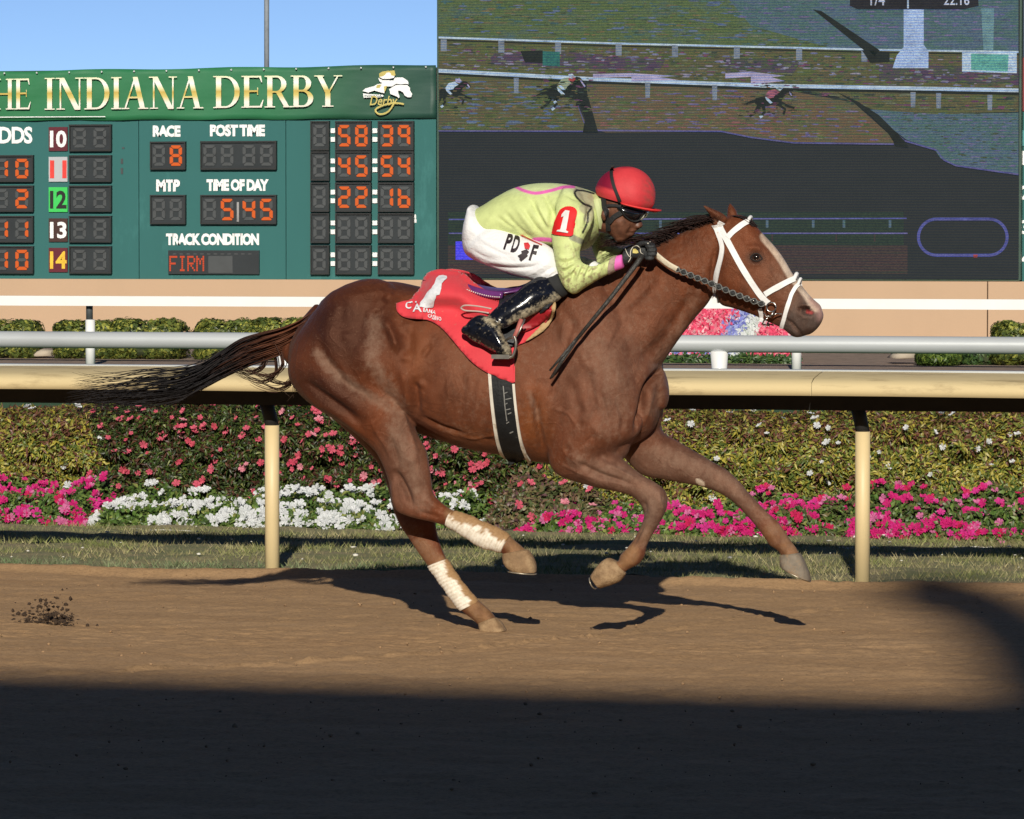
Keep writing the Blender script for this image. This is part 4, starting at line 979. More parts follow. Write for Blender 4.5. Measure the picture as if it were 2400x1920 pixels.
# ================================================================== RACEHORSE
horse = empty('racehorse', (.0, 0, 0), 'muddy chestnut racehorse with white blaze galloping to the right along the rail', 'horse')
N_, F_ = -.14, .14
body_parts = [
 # barrel, croup to chest
 loft([(690,790,684,860,0,.07), (712,752,705,915,0,.16,.15), (757,715,750,955,0,.225,.2), (812,682,805,985,0,.26,.2), (868,664,868,985,0,.275,.2),
       (922,660,938,972,0,.275,.2), (985,672,992,1004,0,.275,.15,.95), (1050,686,1058,1040,0,.285,.12,.95), (1120,694,1126,1058,0,.295,.12,.95), (1190,696,1196,1070,0,.295,.12,.95),
       (1255,686,1262,1083,0,.275,.15,.95), (1318,666,1330,1086,0,.245,.2), (1385,650,1405,1072,0,.22,.22), (1440,645,1475,1045,0,.20,.2), (1490,690,1512,1025,0,.17,.05), (1530,790,1535,1000,0,.13), (1550,860,1548,960,0,.07)], n=48, cap=(.5, .3)),
 # far breast muscle
 loft([(1440,880,1548,790,.09,.10), (1450,940,1556,900,.09,.10), (1455,990,1553,975,.09,.09), (1470,1030,1540,1015,.09,.06)], cap=(.5, .6)),
 # near breast muscle
 loft([(1400,860,1500,830,-.08,.11), (1395,940,1506,910,-.09,.12), (1395,1010,1500,985,-.09,.11), (1410,1052,1478,1043,-.09,.07)], cap=(.5, .6)),
 # neck
 loft([(1325,664,1440,1000,0,.17,.25), (1392,640,1515,905,0,.15,.25), (1445,618,1568,828,0,.13,.25), (1492,598,1602,780,0,.115,.2), (1545,572,1632,742,0,.100,.2), (1592,548,1655,716,0,.09,.2), (1640,527,1672,690,0,.082,.15), (1690,510,1705,640,0,.07,.1)], n=36, cap=(.3, .3)),
 # head
 loft([(1692,511,1668,600,0,.062,.2), (1712,505,1672,672,0,.080,.0), (1738,504,1688,712,0,.094,.05), (1762,519,1716,722,0,.098,.12,.95), (1790,550,1742,730,0,.096,.18,.95), (1816,578,1766,738,0,.084,.20,.95), (1838,608,1788,748,0,.070,.15,.95), (1858,642,1808,758,0,.060,.1), (1878,668,1826,766,0,.055,0), (1897,692,1842,776,0,.058,-.05), (1912,706,1856,788,0,.060,-.05), (1923,716,1872,791,0,.055,0), (1928,731,1889,786,0,.042,0)], n=36, sub=6, cap=(.2, .25)),
 # near hind leg
 loft([(735,735,935,700,-.10,.13), (690,800,948,770,-.12,.15), (676,865,952,835,-.125,.155), (690,908,956,890,-.13,.15), (735,950,962,940,-.135,.135), (790,984,967,985,-.14,.115), (843,1020,980,1022,-.14,.092), (880,1058,998,1054,-.14,.074), (899,1095,1006,1090,-.14,.060), (911,1130,1011,1125,-.14,.052), (919,1165,1017,1158,-.14,.047), (928,1196,1040,1182,-.14,.043), (962,1212,1058,1194,-.14,.040), (1004,1222,1070,1199,-.14,.036),
       (1042,1232,1088,1206,-.14,.031), (1078,1250,1112,1219,-.14,.030), (1108,1268,1135,1232,-.14,.031), (1130,1282,1156,1236,-.14,.037), (1160,1290,1188,1252,-.14,.038), (1178,1298,1206,1266,-.14,.033), (1184,1312,1232,1288,-.14,.034)], n=28, cap=(.4, .2)),
 # far hind leg
 loft([(740,760,935,740,.10,.13), (700,880,950,860,.13,.14), (760,960,958,950,.14,.12), (835,1030,978,1024,.14,.09), (885,1085,1000,1080,.14,.065), (908,1140,1008,1130,.13,.052), (922,1195,1016,1182,.12,.046), (938,1232,1021,1228,.11,.040), (958,1262,1026,1256,.11,.034), (982,1298,1036,1286,.10,.030), (1004,1328,1050,1316,.10,.030), (1024,1356,1067,1343,.10,.031), (1044,1384,1084,1369,.10,.031), (1066,1414,1104,1393,.09,.034), (1084,1434,1130,1414,.09,.038), (1108,1452,1148,1430,.08,.034), (1122,1466,1164,1450,.08,.036)], n=24, cap=(.4, .2)),
 # near shoulder and foreleg
 loft([(1300,700,1420,680,-.09,.08), (1275,790,1475,765,-.11,.11), (1268,880,1498,862,-.12,.125), (1272,970,1504,950,-.125,.13), (1280,1040,1500,1012,-.13,.125), (1290,1090,1455,1048,-.13,.105), (1312,1115,1448,1064,-.135,.085), (1352,1130,1464,1080,-.14,.070), (1398,1143,1486,1099,-.14,.058), (1442,1152,1508,1115,-.14,.050), (1478,1162,1534,1130,-.14,.046), (1500,1181,1560,1152,-.14,.046), (1509,1206,1564,1184,-.14,.044),
       (1505,1226,1554,1212,-.14,.034), (1495,1246,1540,1236,-.14,.029), (1483,1268,1526,1260,-.14,.028), (1468,1286,1516,1280,-.14,.030), (1454,1301,1511,1304,-.14,.036), (1450,1315,1497,1322,-.14,.035), (1438,1316,1474,1334,-.14,.030), (1424,1312,1462,1344,-.14,.031)], n=28, cap=(.4, .2)),
 # far foreleg
 loft([(1420,960,1545,940,.10,.10), (1450,1050,1552,1008,.12,.10), (1500,1110,1582,1030,.13,.080), (1556,1124,1626,1056,.13,.068), (1604,1133,1668,1081,.13,.056), (1646,1141,1704,1102,.13,.048), (1682,1154,1734,1130,.13,.046), (1704,1166,1750,1150,.13,.045), (1722,1180,1766,1166,.13,.040), (1742,1200,1782,1184,.13,.031), (1762,1222,1802,1204,.13,.028), (1780,1245,1822,1222,.13,.028), (1794,1264,1840,1246,.13,.030), (1804,1278,1854,1268,.13,.036), (1822,1290,1866,1284,.13,.033), (1830,1302,1875,1302,.13,.034)], n=24, cap=(.4, .2)),
 # ears
 loft([(1672,530,1708,512,-.045,.030), (1664,507,1692,499,-.060,.026), (1655,494,1668,488,-.068,.014), (1648,484,1652,481,-.072,.006)], n=14, cap=(.3, .3)),
 loft([(1703,512,1730,503,.055,.026), (1704,494,1724,490,.060,.024), (1707,482,1716,481,.062,.014), (1710,477,1713,477,.062,.006)], n=14, cap=(.3, .3)),
 # tail dock
 loft([(740,712,735,790,0,.055), (705,748,712,800,0,.045), (670,768,680,806,0,.034), (640,780,650,810,0,.022)], n=14, cap=(.3, .4)),
 # sheath / udder fold in the flank shade
 loft([(955,950,965,1010,0,.07), (1000,980,1000,1022,0,.07), (1040,1005,1040,1036,0,.05)], n=14),
]
def horse_mat():
    m = bpy.data.materials.new('chestnut_coat'); nt, b = nodes(m)
    a = nt.nodes.new('ShaderNodeVertexColor'); a.layer_name = 'Col'
    d = nt.nodes.new('ShaderNodeVertexColor'); d.layer_name = 'Dust'
    v = coords(nt); vh = coords(nt, (1.6, 1, 1), rot=(0, .5, 0))
    n = ramp(nt, noise(nt, 5, 6, .6, v), [(.3, (.80, .78, .78)), (.5, (1, 1, 1)), (.7, (1.16, 1.1, 1.05))])
    col = mixc(nt, 1.0, a.outputs[0], n, 'MULTIPLY')
    hair = ramp(nt, noise(nt, 240, 3, .7, vh), [(.3, (.86, .86, .86)), (.7, (1.12, 1.12, 1.12))]); col = mixc(nt, 1.0, col, hair, 'MULTIPLY')
    sep = nt.nodes.new('ShaderNodeSeparateColor'); nt.links.new(d.outputs[0], sep.inputs[0])
    # dust: amount from the mask broken up by spatter
    sp1 = noise(nt, 34, 10, .8, v); mth = nt.nodes.new('ShaderNodeMath'); mth.operation = 'MULTIPLY_ADD'
    nt.links.new(sep.outputs[0], mth.inputs[0]); mth.inputs[1].default_value = .62; nt.links.new(sp1, mth.inputs[2])
    f = ramp(nt, mth.outputs[0], [(.66, (0, 0, 0)), (1.0, (.62, .62, .62))])
    col = mixc(nt, f, col, (.27, .18, .13))
    # fine spatter everywhere
    f2 = ramp(nt, noise(nt, 95, 3, .8, v), [(.60, (0, 0, 0)), (.72, (.4, .4, .4))]); col = mixc(nt, f2, col, (.26, .165, .11))
    f3 = ramp(nt, noise(nt, 210, 2, .9, v), [(.65, (0, 0, 0)), (.72, (.5, .5, .5))]); col = mixc(nt, f3, col, (.30, .20, .14))
    f4 = ramp(nt, noise(nt, 7, 7, .7, vh), [(.33, (.55, .55, .55)), (.56, (0, 0, 0))]); col = mixc(nt, f4, col, (.045, .015, .008))
    nt.links.new(col, b.inputs['Base Color'])
    r = nt.nodes.new('ShaderNodeMapRange'); nt.links.new(f, r.inputs[0]); r.inputs[3].default_value = .44; r.inputs[4].default_value = .85
    nt.links.new(r.outputs[0], b.inputs['Roughness']); b.inputs['Specular IOR Level'].default_value = .36; b.inputs['Specular Tint'].default_value = (1, .55, .38, 1)
    b.inputs['Sheen Weight'].default_value = .03; b.inputs['Sheen Roughness'].default_value = .4
    n1 = bump(nt, b, noise(nt, 14, 5, .6, v), .30, .014); vn = ramp(nt, noise(nt, 7, 1.5, .5, v, .9), [(.455, (0, 0, 0)), (.5, (1, 1, 1)), (.545, (0, 0, 0))]); nv = bump(nt, b, vn, .22, .005, n1)
    n2 = bump(nt, b, noise(nt, 160, 5, .75, vh), .6, .004, nv)
    return m
body = fuse('body', body_parts, .0062, horse_mat(), horse, 5, .5)
# --- muscle relief, seen side
marks = [
 ([(1180,1010),(1150,1022),(1110,1028),(1070,1020)], .003, 3), ([(1300,1080),(1340,1100),(1390,1118),(1430,1134)], .003, 2.6), ([(1420,1086),(1462,1108),(1500,1128)], .004, 4), ([(1545,1170),(1552,1195),(1545,1220)], .003, 3),
 ([(860,960),(880,1010),(905,1050),(918,1090)], .004, 3), ([(936,930),(950,990),(968,1040),(978,1090)], .006, 6), ([(1440,930),(1460,980),(1450,1020)], -.005, 6), ([(1405,905),(1418,960),(1432,1000)], -.005, 5),
 ([(1310,850),(1300,900),(1290,950)], -.005, 7), ([(1350,800),(1375,850),(1390,880)], .006, 10), ([(1470,740),(1440,800),(1415,850)], -.006, 9), ([(1545,640),(1500,690),(1440,740)], -.006, 10), ([(1500,1010),(1520,960),(1530,910)], .004, 5),
 ([(760,930),(800,960),(850,1000)], -.005, 5), ([(860,700),(846,760),(842,820)], -.006, 12), ([(800,700),(770,770),(766,830)], .006, 18),
 ([(1262,900),(1258,960),(1268,1030),(1278,1092)], -.016, 8), ([(1240,880),(1238,960),(1248,1040)], .006, 14),
 ([(1337,880),(1346,930),(1368,985)], -.008, 11), ([(1378,860),(1388,930),(1402,985)], -.008, 10), ([(1430,760),(1440,860),(1450,950)], .006, 22),
 ([(1573,835),(1548,868),(1523,898),(1512,920),(1507,954),(1497,988),(1484,1028)], -.028, 7),
 ([(1650,640),(1610,715),(1560,790),(1500,850),(1470,890)], -.010, 14), ([(1600,600),(1530,680),(1470,760)], .005, 20), ([(1640,700),(1600,765),(1565,820)], .006, 12),
 ([(1300,700),(1340,760),(1380,830)], -.006, 12), ([(1375,690),(1405,760),(1440,830)], -.006, 14), ([(1345,740),(1330,790),(1318,840)], -.006, 8),
 ([(1350,955),(1390,1000),(1440,1040)], .006, 16), ([(1296,958),(1328,968),(1340,982),(1352,1000),(1358,1010)], .0035, 3),
 ([(1358,1052),(1378,1032),(1398,1014)], -.004, 3.5), ([(1330,1050),(1345,1075),(1370,1092)], .008, 14), ([(1400,1060),(1440,1088)], -.006, 7),
 ([(1342,1076),(1404,1110),(1457,1127),(1497,1141)], -.009, 5), ([(1330,1100),(1400,1128),(1450,1142)], .006, 8),
 ([(1505,1170),(1512,1190),(1510,1212)], -.006, 5), ([(1540,1160),(1548,1185)], .006, 8), ([(1512,1222),(1498,1250),(1482,1280)], -.006, 4),
 ([(895,738),(914,772),(926,800),(930,835)], .016, 9), ([(952,760),(958,800),(950,840)], -.012, 14), ([(905,700),(880,740)], .008, 16),
 ([(938,850),(948,895),(957,940),(964,975)], .008, 9), ([(968,880),(972,930),(978,980)], -.016, 8), ([(985,900),(990,960)], -.008, 14),
 ([(752,770),(756,828),(785,868),(812,900),(858,926),(900,962)], -.011, 10), ([(735,850),(770,905),(830,950),(880,985)], .008, 14), ([(830,760),(850,830),(880,890)], .009, 26),
 ([(690,900),(740,940),(800,975),(850,1015),(885,1060)], .010, 9), ([(700,880),(745,915),(805,955),(860,1000)], -.009, 7),
 ([(905,1010),(925,1060),(940,1110)], -.007, 8), ([(918,1095),(938,1125),(952,1150),(962,1175),(972,1196)], -.018, 7), ([(955,1050),(975,1100),(985,1150)], .008, 13),
 ([(920,1120),(926,1170),(934,1196)], .006, 6), ([(985,1160),(1010,1180),(1035,1196)], .006, 9), ([(975,1198),(1010,1207),(1040,1216)], -.005, 5),
 ([(972,972),(1005,987),(1038,1002),(1100,1022)], -.010, 5), ([(1012,802),(998,822),(984,845)], -.007, 6), ([(1030,800),(1000,870),(1005,940)], -.007, 18),
 ([(1090,860),(1082,940),(1070,1000)], -.005, 8), ([(1125,870),(1118,950),(1104,1010)], .004, 7), ([(1060,850),(1050,930),(1042,990)], .005, 9), ([(1108,1020),(1180,1040),(1240,1050)], -.004, 6),
 ([(745,720),(800,700),(870,700)], .006, 22), ([(790,720),(810,790)], -.006, 16),
]
sculpt(body.data, [(a_, b_*1.55, c_*1.1) for a_, b_, c_ in marks])
hm = [
 ([(1684,560),(1672,610),(1668,660),(1676,700),(1694,714)], -.014, 6), ([(1712,570),(1702,640),(1716,695)], .008, 16), ([(1735,725),(1775,742),(1810,762)], .003, 5),
 ([(1796,632),(1815,660),(1830,690)], .006, 5), ([(1748,590),(1760,581),(1776,582),(1788,592)], .010, 7), ([(1771,604)], -.012, 9), ([(1755,616),(1770,620),(1785,616)], .005, 5),
 ([(1800,600),(1822,640)], -.005, 9), ([(1740,545),(1752,565)], -.006, 10), ([(1741,640),(1780,700)], -.005, 14),
 ([(1868,724),(1880,716),(1898,718),(1909,728)], .006, 4), ([(1874,735),(1884,744),(1900,744)], .005, 5), ([(1888,728),(1900,732)], -.030, 6), ([(1872,722)], -.006, 5),
 ([(1843,744),(1858,760),(1872,776),(1886,788)], -.011, 3.2), ([(1850,768),(1864,782),(1876,790)], .005, 5), ([(1840,710),(1855,735)], .004, 9), ([(1905,745),(1903,765)], .004, 8),
 ([(1830,680),(1852,690)], -.004, 7)]
sculpt(body.data, hm, -1); sculpt(body.data, hm, 1)
sculpt(body.data, [([(1664,508),(1676,518),(1690,528)], -.012, 6)])
# --- coat colours
co = get_co(body.data); q = toX(co); X_, Y_ = q[:, 0], q[:, 1]
base = np.tile([.135, .040, .017], (len(co), 1))
def blend(c, wgt):
    global base
    base = base*(1-wgt[:, None])+np.array(c)*wgt[:, None]
def ell(cx, cy, rx, ry, soft=.35, ang=0):
    a = R(ang); dx = X_-cx; dy = Y_-cy; u = (dx*math.cos(a)+dy*math.sin(a))/rx; v = (-dx*math.sin(a)+dy*math.cos(a))/ry
    return np.clip((1-np.sqrt(u*u+v*v))/soft, 0, 1)
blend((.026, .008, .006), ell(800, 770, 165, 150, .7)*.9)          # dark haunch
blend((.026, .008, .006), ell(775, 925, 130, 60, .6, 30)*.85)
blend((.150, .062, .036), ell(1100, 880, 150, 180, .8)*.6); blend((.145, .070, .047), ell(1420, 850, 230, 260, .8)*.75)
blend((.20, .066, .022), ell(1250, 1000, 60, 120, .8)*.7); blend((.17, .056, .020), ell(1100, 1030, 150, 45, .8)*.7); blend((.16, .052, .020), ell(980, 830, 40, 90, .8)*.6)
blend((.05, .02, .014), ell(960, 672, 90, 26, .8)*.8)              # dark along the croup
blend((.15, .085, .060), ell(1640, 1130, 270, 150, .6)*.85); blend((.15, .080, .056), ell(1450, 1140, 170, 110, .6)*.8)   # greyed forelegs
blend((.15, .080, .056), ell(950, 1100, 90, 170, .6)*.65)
blend((.10, .065, .05), ell(1520, 1235, 50, 90, .7)*.6)
head = (X_ > 1690) & (Y_ < 850)
blend((.13, .065, .042), (ell(1830, 640, 110, 120, .8)*.6)*head)
blend((.085, .068, .060), np.clip((X_+.55*Y_-2222)/38, 0, 1)*head*.92)                                          # grey muzzle
bz = dist_poly(q, [(1788,552),(1812,580),(1835,612),(1858,648),(1878,668),(1900,694),(1917,712)]); wz = np.interp(Y_, [545, 565, 610, 700, 720], [7, 13, 12, 17, 22])
blaze = np.clip((wz-bz)/4, 0, 1)*head*np.clip((.075-np.abs(co[:, 1]))/.02, 0, 1)
blend((.62, .50, .40), blaze*.9); blend((.40, .24, .215), np.clip((16-dist_poly(q, [(1905,705),(1922,722),(1924,745)]))/14, 0, 1)*head*.8)
blend((.022, .013, .011), ell(1771, 604, 28, 21, .6)*head)            # dark eye rims
blend((.36, .05, .055), np.clip((5.5-dist_poly(q, [(1893,731),(1902,732)]))/2, 0, 1)*head*.9)
blend((.012, .008, .008), np.clip((6-dist_poly(q, [(1874,724),(1884,719),(1896,721)]))/2.5, 0, 1)*head*.95)
blend((.02, .013, .012), np.clip((3.0-dist_poly(q, [(1843,744),(1858,760),(1872,776),(1886,788)]))/1.5, 0, 1)*head*.8)
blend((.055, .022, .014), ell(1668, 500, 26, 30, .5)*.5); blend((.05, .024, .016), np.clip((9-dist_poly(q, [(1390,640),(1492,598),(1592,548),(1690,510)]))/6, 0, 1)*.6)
blend((.70, .58, .46), np.clip((1-(((X_-1641)*.80+(Y_-1131)*.6)/14)**2-(((Y_-1131)*.80-(X_-1641)*.6)/7)**2)*4, 0, 1))  # pale chestnut on the far foreleg
# mud caked legs
for pl, r_, wv_ in (([(1110,1222),(1200,1262),(1215,1290)], 30, .95), ([(1060,1205),(1120,1228)], 22, .8), ([(1050,1330),(1120,1420),(1150,1455)], 34, .85), ([(1470,1300),(1450,1310),(1425,1325)], 34, .7), ([(1480,1270),(1505,1250)], 30, .3), ([(1815,1255),(1850,1290)], 34, .35), ([(985,1290),(1010,1320)], 34, .35), ([(1850,1280),(1860,1300)], 26, .4)):
    blend((.27, .155, .075), np.clip((r_-dist_poly(q, pl))/12, 0, 1)*wv_)
dust = np.zeros(len(co))
def dst(pl, r_, a): 
    global dust
    dust = np.maximum(dust, a*np.clip((r_-dist_poly(q, pl))/(r_*.8), 0, 1))
dst([(880,760),(876,810),(872,850),(905,900),(935,960),(930,1040)], 40, .58); dst([(745,830),(790,880),(860,925),(920,960)], 26, .66)
dst([(930,1000),(960,1100),(990,1180)], 50, .55); dst([(1120,830),(1140,900)], 80, .25); dst([(1400,820),(1450,920),(1430,1000)], 90, .42); dst([(1600,760),(1540,860)], 50, .5); dst([(1630,690),(1560,840),(1530,960)], 45, .45)
dst([(1350,1080),(1480,1130),(1540,1170),(1500,1260)], 50, .5); dst([(1540,1060),(1700,1130),(1850,1270)], 50, .5); dst([(1820,640),(1860,700)], 45, .35); dst([(960,1240),(1020,1310)], 40, .4); dst([(1040,1000),(1180,1020)], 50, .3)
dst([(1240,920),(1262,980)], 16, .6); dust = np.maximum(dust, .22*np.clip((X_-960)/120, 0, 1)*np.clip((1720-X_)/60, 0, 1)+.05)
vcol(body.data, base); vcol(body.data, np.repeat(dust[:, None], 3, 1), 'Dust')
BV = bvh_of(body)
# --- eye, hooves, leg wraps
def ball(c, r, name, m, parent, sc=(1, 1, 1), seg=20):
    bm = bmesh.new(); bmesh.ops.create_uvsphere(bm, u_segments=seg, v_segments=seg//2, radius=r)
    V = [Vector(c)+Vector((v.co.x*sc[0], v.co.y*sc[1], v.co.z*sc[2])) for v in bm.verts]; F = [tuple(v.index for v in f.verts) for f in bm.faces]; bm.free()
    return mesh(name, V, F, m, parent, True)
m_eye = mat('eye_black', (.012, .007, .005), .05, .1, 5, coat=1)
hp, hn = hit(BV, 1771, 603)
ball(hp+Vector((0, .006, 0)), .0165, 'eye', m_eye, horse, (1.15, .8, .80)); ball(Vector((hp.x, -hp.y-.006, hp.z)), .0165, 'eye', m_eye, horse, (1.05, .8, .82))
el = crom([(1758,605),(1764,597),(1773,594),(1781,598),(1786,606)], 4)
m_lid = mat('eyelid_skin', (.014, .009, .008), .8, .2, 20)
for pl in (el, crom([(1758,605),(1765,611),(1774,613),(1782,610),(1787,606)], 4)):
    MB().tube([hit(BV, x, y, None, .002)[0] or P(x, y, -.08) for x, y in pl], .0028, 6).build('eyelid', m_lid, horse, True)
m_hoof = mat('muddy_hoof', (.23, .14, .07), .8, .25, 30, bmp=.5, bscale=90, dirt=(.36, .24, .13), dirt_amt=.6); m_hoofg = mat('grey_hoof', (.19, .155, .115), .7, .3, 25, bmp=.4, bscale=90, dirt=(.30, .19, .10), dirt_amt=.5)
def hoof(secs, m, lab=None):
    V, F = loft([(*s_, 0, .72) for s_ in secs], n=24, cap=(.12, .03)); o = mesh('hoof', V, F, m, horse, True)
    if lab: o['label'] = lab
hoof([(1178,1300,1240,1290,-.14,.040), (1180,1318,1250,1306,-.14,.050), (1190,1332,1256,1326,-.14,.056), (1204,1342,1256,1342,-.14,.050)], m_hoof, 'mud caked hoof of the lifted near hind leg')
hoof([(1122,1462,1163,1448,.08,.040), (1124,1474,1176,1460,.08,.050), (1126,1486,1186,1478,.08,.058)], m_hoof, 'hoof planted on the dirt')
hoof([(1440,1313,1466,1346,-.14,.038), (1424,1308,1454,1362,-.14,.048), (1404,1322,1436,1370,-.14,.055), (1386,1348,1408,1379,-.14,.052)], m_hoof, 'mud caked hoof of the folded near foreleg')
hoof([(1828,1303,1877,1298,.13,.040), (1828,1318,1888,1322,.13,.050), (1832,1331,1897,1345,.13,.057), (1840,1336,1900,1362,.13,.057)], m_hoofg, 'grey hoof of the far foreleg reaching forward')
def wrap_mat():
    m = bpy.data.materials.new('leg_bandage'); nt, b = nodes(m); a = nt.nodes.new('ShaderNodeVertexColor'); a.layer_name = 'Col'
    v = coords(nt); n = ramp(nt, noise(nt, 60, 6, .7, v), [(.35, (.8, .76, .7)), (.6, (1.05, 1.05, 1.05))]); nt.links.new(mixc(nt, 1, a.outputs[0], n, 'MULTIPLY'), b.inputs['Base Color'])
    b.inputs['Roughness'].default_value = .7; bump(nt, b, noise(nt, 70, 5, .7, v), .4, .004); return m
m_wrap = wrap_mat()
def wrap(secs, mudline, lab):
    V, F = loft(secs, n=32, sub=14, cap=(.05, .05)); n = 32; V = V.copy(); k = len(V)//n
    c = V.reshape(k, n, 3).mean(1); rs = np.random.default_rng(5)
    for i in range(k):
        turn = .0022*abs(math.sin(i*.85))+.0008*rs.random()
        d = V[i*n:(i+1)*n]-c[i]; th = np.arange(n)/n*2*np.pi
        l = np.linalg.norm(d, axis=1, keepdims=True); V[i*n:(i+1)*n] += d/np.maximum(l, 1e-6)*(turn+.0012*np.sin(th*2+i*.45)[:, None])
    qq = toX(V); d = dist_poly(qq, mudline); jit = 22*vnoise(qq[:, 0], qq[:, 1], 33, 13)+12*vnoise(qq[:, 0], qq[:, 1], 34, 4)
    f = np.clip((d+jit-13)/6, 0, 1)[:, None]*np.repeat(.72+.28*(np.abs(np.sin(np.arange(k)*.85+.4))**.5), n)[:, None]; colr = np.array([.34, .20, .09])*(1-f)+np.array([.80, .74, .64])*f
    o = mesh('leg_wrap', V, F, m_wrap, horse, True, colors=colr); o['label'] = lab
wrap([(1044,1232,1058,1196,-.14,.034), (1068,1246,1096,1206,-.14,.035), (1098,1265,1128,1221,-.14,.037), (1126,1283,1156,1232,-.14,.043), (1156,1291,1180,1244,-.14,.044), (1174,1296,1196,1256,-.14,.041)], [(1064,1196),(1110,1216),(1145,1235),(1190,1260)], 'white bandage caked with mud along its upper side')
wrap([(1002,1328,1048,1310,.10,.034), (1022,1356,1066,1338,.10,.036), (1042,1384,1084,1364,.10,.036), (1062,1412,1104,1388,.095,.039), (1078,1432,1122,1410,.09,.042)], [(1046,1306),(1072,1342),(1096,1378),(1122,1412)], 'white bandage, muddy along the front, on the leg touching the ground')
m_shoe = mat('shoe_metal', (.40, .36, .28), .4, .3, 30, metal=.6, dirt=(.25, .17, .1), dirt_amt=.3)
for a_, b_, yy in (((1834,1331),(1899,1363),.13), ((1188,1338),(1256,1346),-.14), ((1384,1350),(1396,1380),-.14)):
    q_ = [P(*a_, yy), P(*b_, yy)]; c_ = (q_[0]+q_[1])/2; hx_ = (q_[1]-q_[0])/2; pts_ = [c_+hx_*math.cos(t)*1.0+Vector((0, .056*math.sin(t), 0)) for t in np.linspace(-2.5, 2.5, 22)]
    MB().tube(pts_, .003, 6).build('shoe', m_shoe, horse, True)
# --- hair
def strands(name, paths, m, parent, r0=.0022, r1=.0005, cols=None):
    V = []; F = []; C = []
    for pi, pts in enumerate(paths):
        pts = np.asarray(pts); k = len(pts); t = np.gradient(pts, axis=0); t /= np.linalg.norm(t, axis=1, keepdims=True)+1e-9
        u = np.cross(t, [0.0, 1.0, .05]); u /= np.linalg.norm(u, axis=1, keepdims=True)+1e-9; v = np.cross(t, u); r = np.linspace(1, 0, k)**.6*(r0-r1)+r1; o = len(V)*0
        base_ = sum(len(x) for x in V)
        ring = np.stack([pts+(u*math.cos(a)+v*math.sin(a))*r[:, None] for a in (0, 2.1, 4.2)], 1).reshape(-1, 3); V.append(ring)
        i = np.arange(k-1)[:, None]*3; f = np.concatenate([np.concatenate([i+j, i+(j+1) % 3, i+3+(j+1) % 3, i+3+j], 1) for j in range(3)]); F.append(f+base_)
        if cols is not None: C.append(np.repeat(cols[pi], 3, 0) if cols[pi].ndim == 2 else np.tile(cols[pi], (len(ring), 1)))
    return mesh(name, np.concatenate(V), np.concatenate(F), m, parent, True, colors=np.concatenate(C) if C else None)
m_hair = vmat('horse_hair', .6, .25, 0, var=.2, vscale=20)
def W3(path, Y): return np.array([list(P(x, y, yy)) for (x, y), yy in zip(path, Y)])
top = crom([(742,724),(700,752),(660,768),(610,779),(560,793),(515,820),(470,850),(420,860),(350,862),(280,878),(205,884)], 4)
bot = crom([(735,790),(706,800),(672,824),(632,842),(585,860),(530,884),(480,910),(430,938),(350,957),(270,958),(185,976)], 4)
rs = np.random.default_rng(91); paths = []; colsT = []
kk = len(top); tt = np.linspace(0, 1, kk)
LK = []
for k_ in range(46):
    s = (k_+rs.random())/46; LK.append((s, np.clip(.35*s+.65*rs.beta(2.0, 1.1)+rs.normal(0, .06), 0, 1), np.clip(rs.normal(.74, .17), .42, 1.0), rs.uniform(2, 16), rs.uniform(0, 6.3), rs.uniform(3, 7)))
for i in range(1150):
    s0, s2, L, amp, ph, fr = LK[rs.integers(46)]; L = np.clip(L*rs.uniform(.55, 1.04), .2, 1); dsp = rs.normal(0, .07)
    sv = np.clip(s0+dsp, 0, 1)*(1-tt**1.4)+(s2+dsp*.12)*tt**1.4+dsp*.5*tt*(1-tt)
    nz = amp*np.sin(tt*fr+ph)*tt**1.6+rs.normal(0, 1.6)*tt
    path = top*(1-sv[:, None])+bot*sv[:, None]; path[:, 1] += nz; path[:, 0] += amp*.6*np.cos(tt*fr*.8+ph)*tt+rs.normal(0, 4)*tt
    n_ = max(8, int(kk*L)); yv = rs.normal(0, .028)*(1-tt)+rs.normal(0, .05)*tt
    paths.append(W3(path[:n_], np.full(n_, 0)+yv[:n_]))
    c = np.array([.10, .034, .016])*rs.uniform(.6, 1.5); dk = np.array([.012, .011, .013])*rs.uniform(.6, 2.0); mixv = np.clip((tt[:n_]-.16-rs.uniform(0, .24))/.2, 0, 1)[:, None]
    colsT.append(c*(1-mixv)+dk*mixv)
for i in range(90):          # loose wisps at the tip
    s = rs.random(); path = top[20:]*(1-s)+bot[20:]*s; ph = rs.uniform(0, 6.3); k2 = len(path); t2 = np.linspace(0, 1, k2); path[:, 1] += rs.uniform(6, 30)*np.sin(t2*rs.uniform(2, 5)+ph)*t2; path[:, 0] += -rs.uniform(-20, 45)*t2
    paths.append(W3(path, np.full(k2, rs.normal(0, .04)))); colsT.append(np.tile(np.array([.02, .018, .02]), (k2, 1)))
for i in range(60):          # curls hanging below the dock
    x0 = [612, 640, 655, 676, 690][i % 5]+rs.normal(0, 3); by = [872, 893, 882, 912, 900][i % 5]+rs.normal(0, 3.5); wd_ = rs.uniform(.8, 1.1)
    pth = crom([(x0-10, 800), (x0+4, 830), (x0+8, by-26), (x0-4, by-8), (x0-30*wd_, by), (x0-62*wd_, by-8), (x0-84*wd_, by-20)], 6)
    paths.append(W3(pth, np.full(len(pth), rs.normal(0, .03)))); colsT.append(np.tile(np.array([.05, .02, .012])*rs.uniform(.5, 1.3), (len(pth), 1)))
for i in range(5):
    pth = crom([(672+i*4, 820), (680+i*5, 862), (672+rs.uniform(-20, 30), 905), (668+rs.uniform(-10, 40), 925+rs.uniform(0, 18))], 6); paths.append(W3(pth, np.full(len(pth), -.02))); colsT.append(np.tile(np.array([.05, .03, .02]), (len(pth), 1)))
